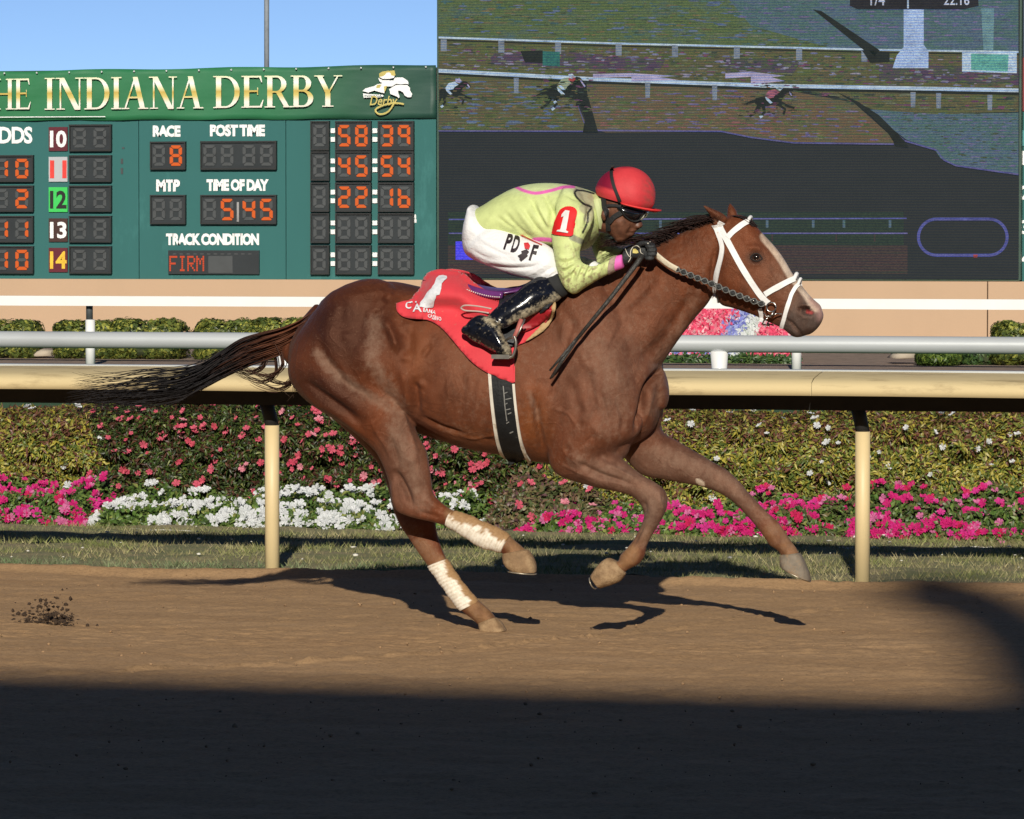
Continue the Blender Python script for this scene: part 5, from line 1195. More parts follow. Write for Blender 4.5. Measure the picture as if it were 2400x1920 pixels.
strands('tail', paths, m_hair, horse, .0027, .0004, colsT)
paths = []; colsT = []
cr_ = crom([(1400,640),(1445,618),(1492,598),(1545,572),(1592,548),(1640,527),(1690,508)], 8)
for i in range(300):          # mane blown back from the crest
    t0 = rs.beta(4.5, .9); j = int(t0*(len(cr_)-1)); x, y = cr_[j]+rs.normal(0, 1.5, 2); Lh = rs.uniform(28, 82)*(1.1 if 1560 < x < 1680 else .75)
    up = rs.uniform(-.10, .55)*(1 if x > 1540 else .55)
    pth = crom([(x, y+4), (x-Lh*.25, y-Lh*.12*up-2), (x-Lh*.6, y-Lh*(up*.30)+4), (x-Lh, y-Lh*up*.32+Lh*.16)], 4); yv = rs.normal(0, .02)
    paths.append(W3(pth, np.full(len(pth), yv)+np.linspace(0, rs.normal(0, .03), len(pth)))); colsT.append(np.tile(np.array([.022, .008, .006])*rs.uniform(.4, 1.6), (len(pth), 1)))
for i in range(70):          # long dark lock swept under the rider's chin
    x, y = 1545+rs.normal(0, 14), 578+rs.normal(0, 5); pth = crom([(x, y), (x-35, y-14+rs.normal(0, 3)), (x-80, y-18+rs.normal(0, 4)), (x-110-rs.uniform(0, 20), y-4+rs.normal(0, 6))], 4)
    paths.append(W3(pth, np.full(len(pth), .02+rs.normal(0, .02)))); colsT.append(np.tile(np.array([.035, .012, .010])*rs.uniform(.5, 1.4), (len(pth), 1)))
strands('mane', paths, m_hair, horse, .0020, .0006, colsT)
paths = []; colsT = []
for i in range(160):          # forelock lying back over the brow
    x = 1724+rs.normal(0, 4); y = 506; s = rs.random(); pth = crom([(x, y), (x+16, y+2+s*3), (x+30, y+10+s*4), (x+42+rs.uniform(-6, 8), y+22+s*6)], 4)
    pts = np.array([list((hit(BV, a, b, None, .004)[0]) or P(a, b, 0)) for a, b in pth]); pts[:, 1] = pts[0, 1]*0+rs.normal(0, .02); paths.append(np.array([list(P(a, b, rs.normal(0, .0)+pts[0, 1])) for a, b in pth])); colsT.append(np.tile(np.array([.02, .012, .012]), (len(pth), 1)))
strands('forelock', paths, m_hair, horse, .0016, .0006, colsT)
# ================================================================== TACK
m_red = mat('saddlecloth_red', (.64, .036, .052), .75, .10, 8, bmp=.25, bscale=90, sheen=.2, dirt=(.42, .17, .12), dirt_amt=.10, dscale=22)
def spline2(pts, sub=5, closed=True):
    return [tuple(p) for p in crom(list(pts)+([pts[0]] if closed else []), sub)][:-1]
def drape(outline, topf, name, m, parent, lift=.012, thick=.006, step=9, span=150, fold=None, maxy=-.315):
    V2, F = poly_grid(outline, step); V = []
    for x, y in V2:
        h, nn = hit(BV, x, y, None)
        t = min(1, max(0, (y-topf(x))/span)); yd = maxy*math.sin(math.acos(1-t))
        yy = yd if h is None else min(h.y-lift, yd if t < .5 else 9)
        if fold: yy -= fold(x, y)
        V.append([x, y, yy])
    V = np.array(V); 
    # relax the depth over neighbours so the cloth hangs smoothly
    nb = [[] for _ in V]
    for f in F:
        for a, b_ in zip(f, f[1:]+f[:1]): nb[a].append(b_); nb[b_].append(a)
    for _ in range(6):
        z = V[:, 2].copy()
        for i, l in enumerate(nb):
            if l: z[i] = .5*V[i, 2]+.5*np.mean(V[l, 2])
        V[:, 2] = z
    W = [P(x, y, z) for x, y, z in V]
    o = mesh(name, W, F, m, parent, True); md = o.modifiers.new('s', 'SOLIDIFY'); md.thickness = thick; md.offset = 0
    V2 = [(v.x, -v.y, v.z) for v in W]; o2 = mesh(name, V2, [tuple(reversed(f)) for f in F], m, parent, True); md = o2.modifiers.new('s', 'SOLIDIFY'); md.thickness = thick; md.offset = 0
    return o
def tf(x): return float(np.interp(x, [928, 961, 983, 1001, 1026, 1069, 1093, 1110, 1180, 1250, 1300], [700, 700, 678, 640, 630, 634, 643, 662, 680, 672, 660]))
sc_ = empty('saddlecloth', (P(1150, 760, 0).x, 0, 1.3), 'red race saddlecloth with white number and lettering under the saddle', 'saddlecloth')
ol = spline2([(929,712),(945,706),(961,703),(972,690),(985,676),(992,655),(1002,641),(1026,632),(1050,633),(1072,637),(1094,646),(1110,662),(1150,684),(1210,684),(1262,672),(1296,690),(1301,707),(1288,742),(1267,774),(1236,800),(1209,814),(1205,850),(1206,896),(1188,892),(1170,887),(1160,880),(1142,874),(1111,853),(1081,822),(1053,788),(1029,764),(1001,750),(964,747),(942,741),(930,728)], 3)
def fold(x, y):
    return .010*math.exp(-((y-(748+.42*(x-1000)+8*math.sin(x*.05)))/9)**2)*(x < 1140) + .007*math.exp(-((y-(790+.75*(x-1050)))/8)**2)*(1030 < x < 1160) - .004*math.sin((x+y)*.07)+.006*math.exp(-((y-710-.25*(x-1040))/6)**2)*(x < 1110)
cl = drape(ol, tf, 'cloth', m_red, sc_, fold=fold)
BVC = bvh_of(cl)
m_cw = mat('cloth_white', (.72, .74, .78), .6, .22, 30, bmp=.5, bscale=50)
pts = [(1009,640),(1026,649),(1040,649),(1048,655),(1040,664),(1036,674),(1034,690),(1026,694),(1018,700),(1012,722),(984,722),(984,712),(992,702),(1000,690),(1010,680),(1018,672),(1024,660),(1030,652)]
pts = [(1038,649),(1047,651),(1048,656),(1041,662),(1036,668),(1035,680),(1031,692),(1024,694),(1020,700),(1013,722),(985,721),(988,711),(996,702),(1004,688),(1014,678),(1020,668),(1024,656),(1030,650)]
V2, F2 = poly_grid(pts, 6); decal('number_one', V2, F2, BVC, m_cw, sc_, .009)
for s_, bx, sh in (('C', (951,709,969,727), .2), ('A', (970,715,988,733), .1), ('\u00b7', (976,709,980,713), 0), ('IANA', (991,721,1021,732), .1), ('CASINO', (1003,738,1035,746), 0)):
    V2, F2 = text2d(s_, *bx, bold=.02, shear=sh)
    if s_ in ('IANA', 'CASINO'):
        x0_ = bx[0]; V2 = [(x, y+(x-x0_)*.30) for x, y in V2]
    if s_ == 'R': V2 = [(x, y) for x, y in V2]
    decal('lettering', V2, F2, BVC, m_cw, sc_, .010)
V2, F2 = text2d('M', 1258, 717, 1276, 731, bold=.03, shear=.3); 
# girth with white edges
gr = empty('girth', (P(1190, 950, 0).x, 0, .9), 'black elastic girth strap with white edges round the horse barrel', 'girth')
m_gblk = mat('girth_black', (.011, .012, .013), .55, .3, 20, bmp=.3, bscale=80, dirt=(.2, .18, .15), dirt_amt=.04, dscale=30, spec=.2)
m_gwh = mat('girth_white', (.62, .58, .50), .6, .2, 20, dirt=(.36, .27, .17), dirt_amt=.3)
gc = [(1172,815),(1174,860),(1177,900),(1181,940),(1187,985),(1195,1030),(1206,1062),(1216,1078)]
strap(BV, gc, 46, m_gblk, 'band', gr, .006, .004, mirror=True)
strap(BV, [(x-26-i*.5, y+(i > 6)*-2) for i, (x, y) in enumerate(gc)], 7, m_gwh, 'edge_trim', gr, .008, .004, mirror=True)
strap(BV, [(x+27-i*.2, y) for i, (x, y) in enumerate(gc)][2:], 6, m_gwh, 'edge_trim', gr, .008, .004, mirror=True)
strap(BV, [(1180,905),(1182,925),(1184,950),(1189,985)], 2.2, mat('girth_scuff', (.20, .195, .18), .6, .3, 40), 'stitching', gr, .009, .004)
for y_, x_, l_ in ((922,1186,4),(936,1192,7),(947,1187,3),(960,1191,6),(969,1195,4),(990,1191,3),(1012,1200,4)):
    strap(BV, [(x_-l_, y_), (x_+l_, y_-3)], 1.8, bpy.data.materials['girth_scuff'], 'stitching', gr, .010, .004)
strap(BV, [(1206,860),(1206,896)], 3, m_red, 'tab', gr, .004, .012)
# saddle
sd = empty('racing_saddle', (P(1200, 700, 0).x, 0, 1.5), 'small dark racing saddle with a purple cantle edge above the red cloth', 'saddle')
m_blk = mat('saddle_black', (.016, .018, .022), .5, .3, 14, bmp=.15, bscale=60); m_pur = mat('saddle_purple', (.13, .03, .16), .3, .2, 10, coat=.4)
flap = spline2([(1166,722),(1172,700),(1178,682),(1196,674),(1235,668),(1262,652),(1290,655),(1300,700),(1268,735),(1225,752),(1214,790),(1196,815),(1166,800),(1158,770),(1152,748)], 4)
o = drape(flap, tf, 'flap', m_blk, sd, lift=.030, thick=.008, step=10, span=130, maxy=-.335)
BVF = bvh_of(o)
V, F = loft([(1070,648,1078,668,0,.045,.4), (1090,654,1092,672,0,.10,.6), (1120,666,1120,684,0,.14,.6), (1160,674,1160,694,0,.15,.5), (1210,672,1212,690,0,.14,.5), (1262,652,1266,680,0,.09,.4), (1285,640,1290,672,0,.05)], n=24, cap=(.4, .3))
mesh('seat', V, F, m_pur, sd, True)
for s in (-1, 1):
    c = crom([list(P(x, y, s*yy)) for x, y, yy in ((1072,658,.05),(1084,668,.10),(1110,681,.15),(1145,690,.18),(1178,692,.20))], 6); c[:, 1] = [abs(v)*s for v in c[:, 1]]
    MB().tube([Vector(v) for v in c], [.010+.010*math.sin(math.pi*min(1, i_/(len(c)-1)*.8)) for i_ in range(len(c))], 8, True).build('seat_piping', m_pur, sd, True)
    mb = MB()
    for i in range(17):
        t = i/16; p = P(1090+t*80, 677+19*math.sin(t*1.5), -(.185+.05*t)); p.y = -abs(p.y)*-s; mb.add(*tube_geo([p-Vector((.0025, 0, .001)), p+Vector((.0025, 0, -.001))], .0026, 6))
    mb.build('stitch_row', mat('stitch_white', (.7, .66, .62), .6) if s < 0 else bpy.data.materials['stitch_white'], sd)
m_tanp = mat('tan_pad', (.46, .31, .15), .8, .15, 20, bmp=.3)
drape(spline2([(1300,706),(1303,716),(1296,745),(1280,770),(1256,788),(1232,800),(1262,770),(1284,738)], 4), tf, 'pad_edge', m_tanp, sd, lift=.020, thick=.01, step=8)
m_red2 = mat('saddle_red_flap', (.34, .012, .020), .5, .15, 10)
drape(spline2([(1296,704),(1290,735),(1262,762),(1222,778),(1214,750),(1250,735)], 4), tf, 'red_panel', m_red2, sd, lift=.034, thick=.006, step=8)
h_ = [hit(BV, x, y, -.3, .052)[0] for x, y in []]
V2, F2 = text2d('M', 1256, 716, 1278, 731, bold=.03, shear=.35)
decal('lettering', [(x, y) for x, y in V2], F2, [bvh_of(bpy.data.objects[-1]) if False else BV], m_cw, sd, .048)
m_steel2 = mat('stirrup_steel', (.30, .28, .25), .35, .3, 30, metal=.8, dirt=(.2, .15, .1), dirt_amt=.3)
YS_ = -.36
m_lth = mat('stirrup_leather', (.42, .12, .10), .6, .2, 30)
MB().tube([P(1222,748,-.345), P(1212,775,-.352), P(1204,794,YS_)], .010, 6, True, .4).build('stirrup_leather', m_lth, sd, True)
MB().tube([P(1230,748,-.345), P(1218,775,-.352), P(1206,794,YS_)], .005, 6, True, .5).build('stirrup_leather', m_steel2, sd, True)
MB().tube(curve_px([(1205,788),(1209,800),(1208,818),(1200,836),(1186,838)], [YS_]*5, 5), .0065, 8).build('stirrup_iron', m_steel2, sd, True)
MB().tube(curve_px([(1204,790),(1192,794),(1180,802),(1176,812)], [YS_-.0, YS_+.03, YS_+.07, YS_+.09], 5), .0055, 8).build('stirrup_iron', m_steel2, sd, True)
mb = MB(); a = P(1154, 831, YS_); b_ = P(1196, 838, YS_); mb.box(a.x, b_.x, YS_-.02, YS_+.10, b_.z-.006, a.z); mb.build('tread', m_steel2, sd)
MB().tube(curve_px([(1080,722),(1090,716),(1120,718),(1152,724)], [-.27, -.285, -.30, -.31], 4), .004, 6).build('keeper_strap', mat('keeper_pale', (.55, .40, .36), .5), sd, True)
MB().tube(curve_px([(1080,722),(1090,728),(1120,730),(1146,734)], [-.27, -.288, -.305, -.315], 4), .004, 6).build('keeper_strap', bpy.data.materials['keeper_pale'], sd, True)
# bridle
br = empty('bridle', (P(1760, 620, 0).x, 0, 1.6), 'white racing bridle with metal bit ring on the horse head', 'bridle')
m_brw = mat('bridle_white', (.80, .79, .78), .5, .05, 25, bmp=.2, bscale=120, dirt=(.50, .34, .26), dirt_amt=.12, dscale=40)
def bs(pts, wd, nm, mir=True, th=.005, lf=.002, m=m_brw, e=None): return strap(BV, pts, wd, m, nm, br, th, lf, mirror=mir, endw=e)
bs([(1692,520),(1688,530),(1694,545),(1706,566),(1728,608),(1752,648),(1776,684),(1794,705),(1802,711)], 14, 'cheek_strap')
bs([(1676,527),(1682,545),(1691,566),(1694,584),(1691,606),(1684,634),(1678,664),(1674,690),(1676,711)], 9.5, 'throat_latch', lf=.004)
bs([(1706,558),(1718,545),(1736,530),(1752,521)], 12, 'brow_band', lf=.004)
bs([(1792,690),(1812,678),(1835,666),(1850,659),(1861,655)], 13, 'nose_band', lf=.004)
bs([(1870,668),(1862,677),(1854,694),(1847,716),(1840,742),(1833,767)], 9.5, 'drop_nose_band', lf=.004)
bs([(1781,722),(1785,736),(1786,752)], 9, 'curb_strap', lf=.003)
m_bit = mat('bit_steel', (.45, .44, .42), .25, .2, 40, metal=1)
for s in (-1, 1):
    yb = -.085*s*-1 if False else s*.085
    def Q(x, y, yy): 
        p = P(x, y, -.085); return Vector((p.x, s*abs(yy), p.z))
    MB().tube([Q(1808+11*math.cos(t), 720+11*math.sin(t), .088) for t in np.linspace(0, 6.5, 26)], .0032, 7).build('bit_ring', m_bit, br, True)
    MB().tube([Q(1815, 730, .09), Q(1806, 741, .088), Q(1796, 742, .088), Q(1790, 733, .088)], .0028, 6).build('bit_shank', m_bit, br, True)
    MB().tube([Q(1808, 740, .088), Q(1820, 735, .086), Q(1830, 736, .070)], .003, 6).build('bit_shank', m_bit, br, True)
    MB().tube([Q(1800, 745, .087), Q(1790, 752, .082), Q(1784, 760, .06), Q(1800, 764, .045)], .0036, 6).build('curb_chain', m_bit, br, True)
MB().tube([Vector((P(1810, 742, 0).x, -.08, P(1810, 742, 0).z)), Vector((P(1810, 742, 0).x, .08, P(1810, 742, 0).z))], .005, 8).build('mouthpiece', m_bit, br, True)
# reins
rn = empty('reins', (P(1650, 640, 0).x, 0, 1.6), 'rein with cream hand piece and black braided rubber grip', 'reins')
m_rub = mat('rubber_grip', (.030, .032, .034), .5, .3, 30, bmp=1, bscale=140, dirt=(.34, .32, .30), dirt_amt=.16, dscale=60); m_crm = mat('cream_web', (.66, .58, .44), .7, .15, 40, bmp=.4, bscale=90)
for nm, (x, y), up, wd in (('brow_band', (1751,522), .012, .008), ('nose_band', (1860,656), .006, .009), ('drop_nose_band', (1869,669), .006, .007)):
    p = hit(BV, x, y, -.04, .003)[0]; top_ = max(v.co.z for v in body.data.vertices if abs(v.co.x-p.x) < .008)
    c = crom([[p.x, p.y, p.z], [p.x+.006, p.y*.6, p.z+(top_+.004-p.z)*.75], [p.x+.008, 0, top_+.005], [p.x+.006, -p.y*.6, p.z+(top_+.004-p.z)*.75], [p.x, -p.y, p.z]], 5)
    MB().tube([Vector(v) for v in c], wd, 8, True).build(nm, m_brw, br, True)
def rein(s):
    f = lambda pts, ys: [Vector((v.x, v.y*s, v.z)) for v in curve_px(pts, [-y for y in ys], 8)]
    MB().tube(f([(1530,590),(1548,606),(1568,621),(1588,632)], [.14,.165,.175,.17]), .0135, 10, True, .35).build('hand_web', m_crm, rn, True)
    c = f([(1586,631),(1625,648),(1670,666),(1720,688),(1758,703),(1792,715)], [.172,.155,.14,.128,.118,.10])
    MB().tube(c, .0095, 12, True).build('rubber_grip', m_rub, rn, True)
    mb = MB(); c2 = np.array([list(v) for v in c]); L = np.concatenate([[0], np.cumsum(np.linalg.norm(np.diff(c2, axis=0), axis=1))])
    tt_ = np.linspace(0, L[-1], 260); cc = np.stack([np.interp(tt_, L, c2[:, k]) for k in range(3)], 1); d_ = (cc[-1]-cc[0]); d_ /= np.linalg.norm(d_)
    u_ = np.cross(d_, [0, 1, 0]); u_ /= np.linalg.norm(u_); v_ = np.cross(d_, u_)
    for sg in (1, -1):
        for ph in (0, np.pi):
            an = sg*tt_*95+ph; mb.tube([Vector(p_+u_*math.cos(a_)*.0122+v_*math.sin(a_)*.0085) for p_, a_ in zip(cc, an)], .0026, 4)
    mb.build('braid', mat('braid_grey', (.17, .17, .16), .6, .5, 60) if s > 0 else bpy.data.materials['braid_grey'], rn, True)
rein(1); rein(-1)
for x, y in ((1755,699),(1766,705)): ball(P(x, y, -.131), .004, 'stud', m_bit, rn)
# ================================================================== JOCKEY
jk = empty('jockey', (P(1300, 560, 0).x, 0, 1.5), 'person in pale lime silks, white breeches and red cap crouching over the saddle with the reins', 'person')
jk['label'] = 'person in pale lime silks, white breeches and red helmet crouched over the racing horse'
JY = -.02
def shrink(secs, k):
    out = []
    for s in secs:
        cx, cy = (s[0]+s[2])/2, (s[1]+s[3])/2; out.append((cx+(s[0]-cx)*k, cy+(s[1]-cy)*k, cx+(s[2]-cx)*k, cy+(s[3]-cy)*k, s[4], s[5]*k, *s[6:]))
    return out
torso = [(1108,494,1150,566,JY,.13), (1134,481,1180,570,JY,.155), (1166,461,1215,572,JY,.165), (1208,440,1248,580,JY,.18,.1), (1256,430,1290,588,JY,.19,.1), (1308,430,1330,592,JY,.20,.1), (1350,437,1372,585,JY,.20,.1), (1382,447,1396,560,JY,.15,.1), (1400,455,1408,540,JY,.085)]
armN = [(1318,446,1372,470,-.12,.075), (1300,480,1392,500,-.17,.072), (1291,520,1384,532,-.20,.062), (1293,558,1368,562,-.215,.056), (1299,596,1359,592,-.225,.052), (1306,632,1362,612,-.23,.050), (1318,668,1374,620,-.225,.048), (1344,690,1388,624,-.215,.046), (1372,674,1400,622,-.20,.042), (1402,656,1418,613,-.185,.038), (1430,641,1438,605,-.17,.033)]
armF = [(1350,450,1395,480,.10,.07), (1360,490,1420,505,.16,.068), (1372,530,1430,535,.19,.06), (1384,568,1434,556,.20,.052), (1396,604,1440,572,.20,.048), (1412,618,1452,580,.18,.042), (1440,612,1470,580,.15,.038)]
pelvis = [(1118,486,1100,500,JY,.10), (1140,500,1092,534,JY,.15), (1164,514,1088,566,JY,.165), (1190,530,1096,598,JY,.165), (1214,548,1130,618,JY,.15)]
thN = [(1176,530,1098,594,-.11,.095), (1210,548,1130,617,-.14,.090), (1244,560,1172,634,-.165,.083), (1278,572,1212,647,-.18,.076), (1300,590,1246,656,-.19,.068), (1310,618,1270,660,-.195,.058), (1316,642,1290,664,-.195,.048)]
thF = [(1176,535,1098,590,.11,.09), (1230,560,1160,630,.15,.085), (1290,580,1220,650,.18,.075), (1345,596,1300,650,.19,.065), (1385,608,1350,652,.19,.055), (1410,620,1392,648,.19,.045)]
shN = [(1284,640,1322,690,-.20,.052), (1262,648,1308,706,-.225,.055), (1234,664,1284,716,-.25,.057), (1206,688,1256,734,-.275,.053), (1182,706,1228,748,-.295,.047), (1160,724,1204,758,-.31,.041), (1144,740,1188,768,-.32,.038)]
ftN = [(1092,762,1094,786,-.325,.030), (1104,748,1106,798,-.328,.036), (1124,738,1126,808,-.33,.040), (1146,744,1144,818,-.332,.042), (1166,762,1160,826,-.335,.044), (1180,788,1174,831,-.338,.044), (1190,806,1186,833,-.34,.036)]
def flipY(secs): return [(a, b, c, d, -y, *r_) for a, b, c, d, y, *r_ in secs]
headS = [(1430,436,1504,428,JY,.050), (1412,452,1512,444,JY,.068), (1398,470,1518,462,JY,.080), (1402,492,1506,488,JY,.078), (1406,510,1500,506,JY,.072), (1412,526,1494,524,JY,.064), (1420,541,1488,538,JY,.056), (1430,552,1481,547,JY,.047), (1440,560,1470,556,JY,.034)]
face = [loft(headS, n=32, cap=(.4, .35)),
        loft([(1480,506,1499,503,JY,.010), (1480,518,1503,515,JY,.014), (1480,530,1507,529,JY,.021), (1480,539,1498,537,JY,.018)], n=16, sub=4, cap=(.2, .3)),
        loft([(1468,538,1492,540,JY,.024), (1466,545,1488,545,JY,.024), (1462,551,1485,551,JY,.024), (1452,556,1474,558,JY,.020), (1448,562,1464,562,JY,.016)], n=16, sub=4, cap=(.3, .4)),
        loft([(1410,496,1424,494,-.100,.012), (1408,506,1423,505,-.103,.012), (1412,516,1420,516,-.098,.008)], n=12, cap=(.4, .4)),
        loft([(1410,496,1424,494,.060,.012), (1408,506,1423,505,.063,.012), (1412,516,1420,516,.058,.008)], n=12, cap=(.4, .4))]
neck = [(1378,470,1384,545,JY,.062), (1400,482,1402,545,JY,.058), (1424,490,1420,548,JY,.055)]
m_skin = bpy.data.materials.new('brown_skin'); nt_, b_s = nodes(m_skin)
c_ = ramp(nt_, noise(nt_, 30, 6, .6, coords(nt_)), [(.3, (.075, .030, .018)), (.5, (.13, .054, .031)), (.7, (.20, .085, .05))]); nt_.links.new(c_, b_s.inputs['Base Color'])
b_s.inputs['Roughness'].default_value = .42; b_s.inputs['Subsurface Weight'].default_value = .05; bump(nt_, b_s, noise(nt_, 160, 4, .6, coords(nt_)), .25, .003)
# hands: palm, four curled fingers and a thumb each, rooted in the body surface
def hand(s, ox, oy, Yc):
    """closed fist round the rein; s=-1 near, +1 far"""
    p = lambda x, y, z: P(ox+x, oy+y, Yc+s*z)
    pt = []
    palm = [(-36,-8,-30,12), (-18,-16,-14,14), (2,-22,6,14), (18,-20,20,10)]
    pt.append(loft([(ox+a, oy+b, ox+c, oy+d, Yc, .024) for a, b, c, d in palm], n=18, cap=(.3, .4)))
    for k, (bx, by, ln) in enumerate(((14, -18, 1.0), (17, -9, 1.08), (17, 0, 1.0), (13, 9, .85))):
        q = [p(bx-10, by, .008), p(bx+4*ln, by-1, .020), p(bx+11*ln, by+1, .030), p(bx+12*ln, by+4, .046), p(bx+3, by+5, .052), p(bx-4, by+4, .046)]
        c = [Vector(v) for v in crom([list(v) for v in q], 4)]; pt.append(tube_geo(c, list(np.linspace(.0110, .0085, len(c))), 10))
    q = [p(-14, -10, .014), p(-4, -20, .034), p(8, -22, .046), p(18, -19, .050)]
    c = [Vector(v) for v in crom([list(v) for v in q], 4)]; pt.append(tube_geo(c, list(np.linspace(.0135, .0095, len(c))), 10))
    return pt
hN = hand(-1, 1505, 592, -.15); hF = hand(1, 1556, 560, .055)
bp = face+[loft(neck, cap=(.3, .3)), loft(shrink(torso[1:], .84), n=32, cap=(.05, .3)), loft(shrink(armN, .78), cap=(.3, 0)), loft([(1424,640,1434,606,-.175,.024), (1446,630,1450,600,-.165,.022), (1468,616,1470,588,-.155,.023)], cap=(.2, .3)), loft(shrink(armF, .78), cap=(.3, .3)), loft([(1440,606,1456,584,.16,.024), (1490,586,1496,566,.11,.021), (1526,572,1532,554,.07,.022)], cap=(.3, .3)),
            loft(shrink(pelvis[1:], .80), n=32, cap=(.05, .3)), loft(shrink(thN[1:], .8)), loft(shrink(thF[1:], .8)), loft(shrink(shN, .82)), loft(flipY(shrink(shN, .82))), loft(shrink(ftN, .8)), loft(flipY(shrink(ftN, .8)))]
sh = lambda L: [([Vector(v) for v in V], F) for V, F in L]
def small(L, k=.0015): return L
bodyj = fuse('body', bp, .0050, m_skin, jk, 3, .5)
sculpt(bodyj.data, [([(1472,547),(1480,547),(1488,546)], -.007, 2.6), ([(1484,536),(1492,538),(1500,537)], -.004, 2.5), ([(1476,522),(1480,534),(1470,546)], -.006, 4), ([(1496,532)], .004, 4), ([(1440,522),(1458,524)], .004, 8)])
# silks
m_silk = vmat('silks', .55, .3, .05, bmp=1.0, bscale=17, var=.10, vscale=25)
silk = fuse('silks', [loft(torso, n=44, cap=(.2, .2)), loft(armN, n=28, cap=(.4, 0)), loft(armF, n=24, cap=(.4, 0)), loft([(1392,462,1400,520,JY,.075), (1406,476,1408,528,JY,.070)], n=24, cap=(.2, 0))], .0048, m_silk, jk, 3)
wr_ = []
for i in range(7): wr_.append(([(1330+i*8, 664-i*2), (1338+i*9, 640-i*3), (1346+i*10, 622-i*2)], (-.005 if i % 2 else .005), 3.2))
for i in range(6): wr_.append(([(1302+i*2, 600+i*11), (1325, 606+i*10), (1352, 600+i*6)], (-.004 if i % 2 else .004), 3.5))
wr_ += [([(1238,452),(1262,500),(1292,552)], -.008, 6), ([(1255,470),(1276,515),(1296,540)], .006, 6), ([(1270,440),(1290,490),(1300,530)], -.007, 6), ([(1296,470),(1292,510),(1294,556)], -.014, 6),
        ([(1200,470),(1235,520),(1270,568)], .006, 8), ([(1175,486),(1210,530),(1262,575)], -.006, 6), ([(1220,480),(1256,532),(1284,560)], -.005, 5), ([(1320,450),(1340,462),(1362,470)], -.005, 5),
        ([(1372,540),(1378,510),(1384,470)], -.010, 6), ([(1345,500),(1350,540),(1352,580)], -.004, 5), ([(1160,500),(1180,520),(1215,545)], -.004, 4), ([(1335,560),(1345,590),(1350,610)], .004, 4),
        ([(1384,600),(1392,640)], -.004, 3), ([(1400,598),(1406,640)], .004, 3), ([(1412,606),(1418,648)], -.004, 3)]
sculpt(silk.data, [(a_, b_*1.4, c_) for a_, b_, c_ in wr_])
co = get_co(silk.data); q = toX(co); base = np.tile([.62, .70, .30], (len(co), 1))
def jb(c, wgt):
    global base
    base = base*(1-wgt[:, None])+np.array(c)*wgt[:, None]
jb((.66, .76, .42), np.clip((462-q[:, 1])/20, 0, 1)*.6)
near = co[:, 1] < .01
jb((.80, .16, .48), np.clip((4.5-dist_poly(q, crom([(1209,438),(1228,447),(1256,453),(1290,447),(1320,439),(1345,438)], 5)))/1.5, 0, 1))
jb((.80, .16, .48), np.clip((6-dist_poly(q, crom([(1252,562),(1270,561),(1294,563)], 5)))/2, 0, 1)*(q[:, 1] > 556)*near*(co[:, 1] > -.19))
jb((.40, .36, .26), np.clip((14-dist_poly(q, [(1356,450),(1378,464),(1384,480)]))/3, 0, 1)*.8); jb((.40, .36, .26), np.clip((12-dist_poly(q, [(1368,488),(1382,498),(1378,512)]))/3, 0, 1)*.7)
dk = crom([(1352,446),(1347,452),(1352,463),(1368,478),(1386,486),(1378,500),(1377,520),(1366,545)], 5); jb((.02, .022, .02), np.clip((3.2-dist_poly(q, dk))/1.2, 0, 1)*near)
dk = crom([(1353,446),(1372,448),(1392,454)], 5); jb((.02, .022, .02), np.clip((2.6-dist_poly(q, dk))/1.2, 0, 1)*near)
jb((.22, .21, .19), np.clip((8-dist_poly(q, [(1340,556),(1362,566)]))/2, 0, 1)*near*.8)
rs = np.random.default_rng(3); fl = vnoise(q[:, 0]*1.0, q[:, 1]*1.0, 71, 6)+.6*vnoise(q[:, 0], q[:, 1], 72, 2.5)
dirtm = np.clip((fl-.16)/.15, 0, 1)*np.clip((dist_poly(q, [(1150,500),(1260,480)])-90)/80, 0, 1); jb((.36, .30, .16), dirtm*.85)
vcol(silk.data, base); BVS = bvh_of(silk)
# cuff, wrist band, number patch
m_cuff = mat('muddy_cuff', (.40, .30, .24), .8, .35, 60, bmp=.4); m_pink = mat('pink_band', (.80, .14, .50), .7, .06, 30)
def band(secs, nm, m): V, F = loft(secs, n=26, sub=4, cap=(.05, .05)); return mesh(nm, V, F, m, jk, True)
band([(1426,645,1432,604,-.175,.037), (1442,637,1446,598,-.17,.035)], 'cuff', m_cuff); band([(1441,636,1444,600,-.17,.034), (1456,631,1457,597,-.165,.034), (1461,628,1460,599,-.163,.031)], 'wrist_band', m_pink)
pp = spline2([(1296,549),(1300,530),(1308,506),(1316,492),(1330,486),(1344,488),(1352,497),(1350,512),(1344,535),(1340,553),(1318,553)], 4)
m_patch = mat('patch_red', (.66, .015, .018), .6, .08, 30, spec=.2)
V2, F2 = poly_grid(pp, 6); decal('number_patch', V2, F2, BVS, m_patch, jk, .008)
V2, F2 = poly_grid([(1327,495),(1336,497),(1328,541),(1333,544),(1331,547),(1308,543),(1310,540),(1316,539),(1323,509),(1318,511),(1319,505)], 5); decal('number_one', V2, F2, BVS, mat('patch_white', (.8, .8, .8), .5), jk, .0135)
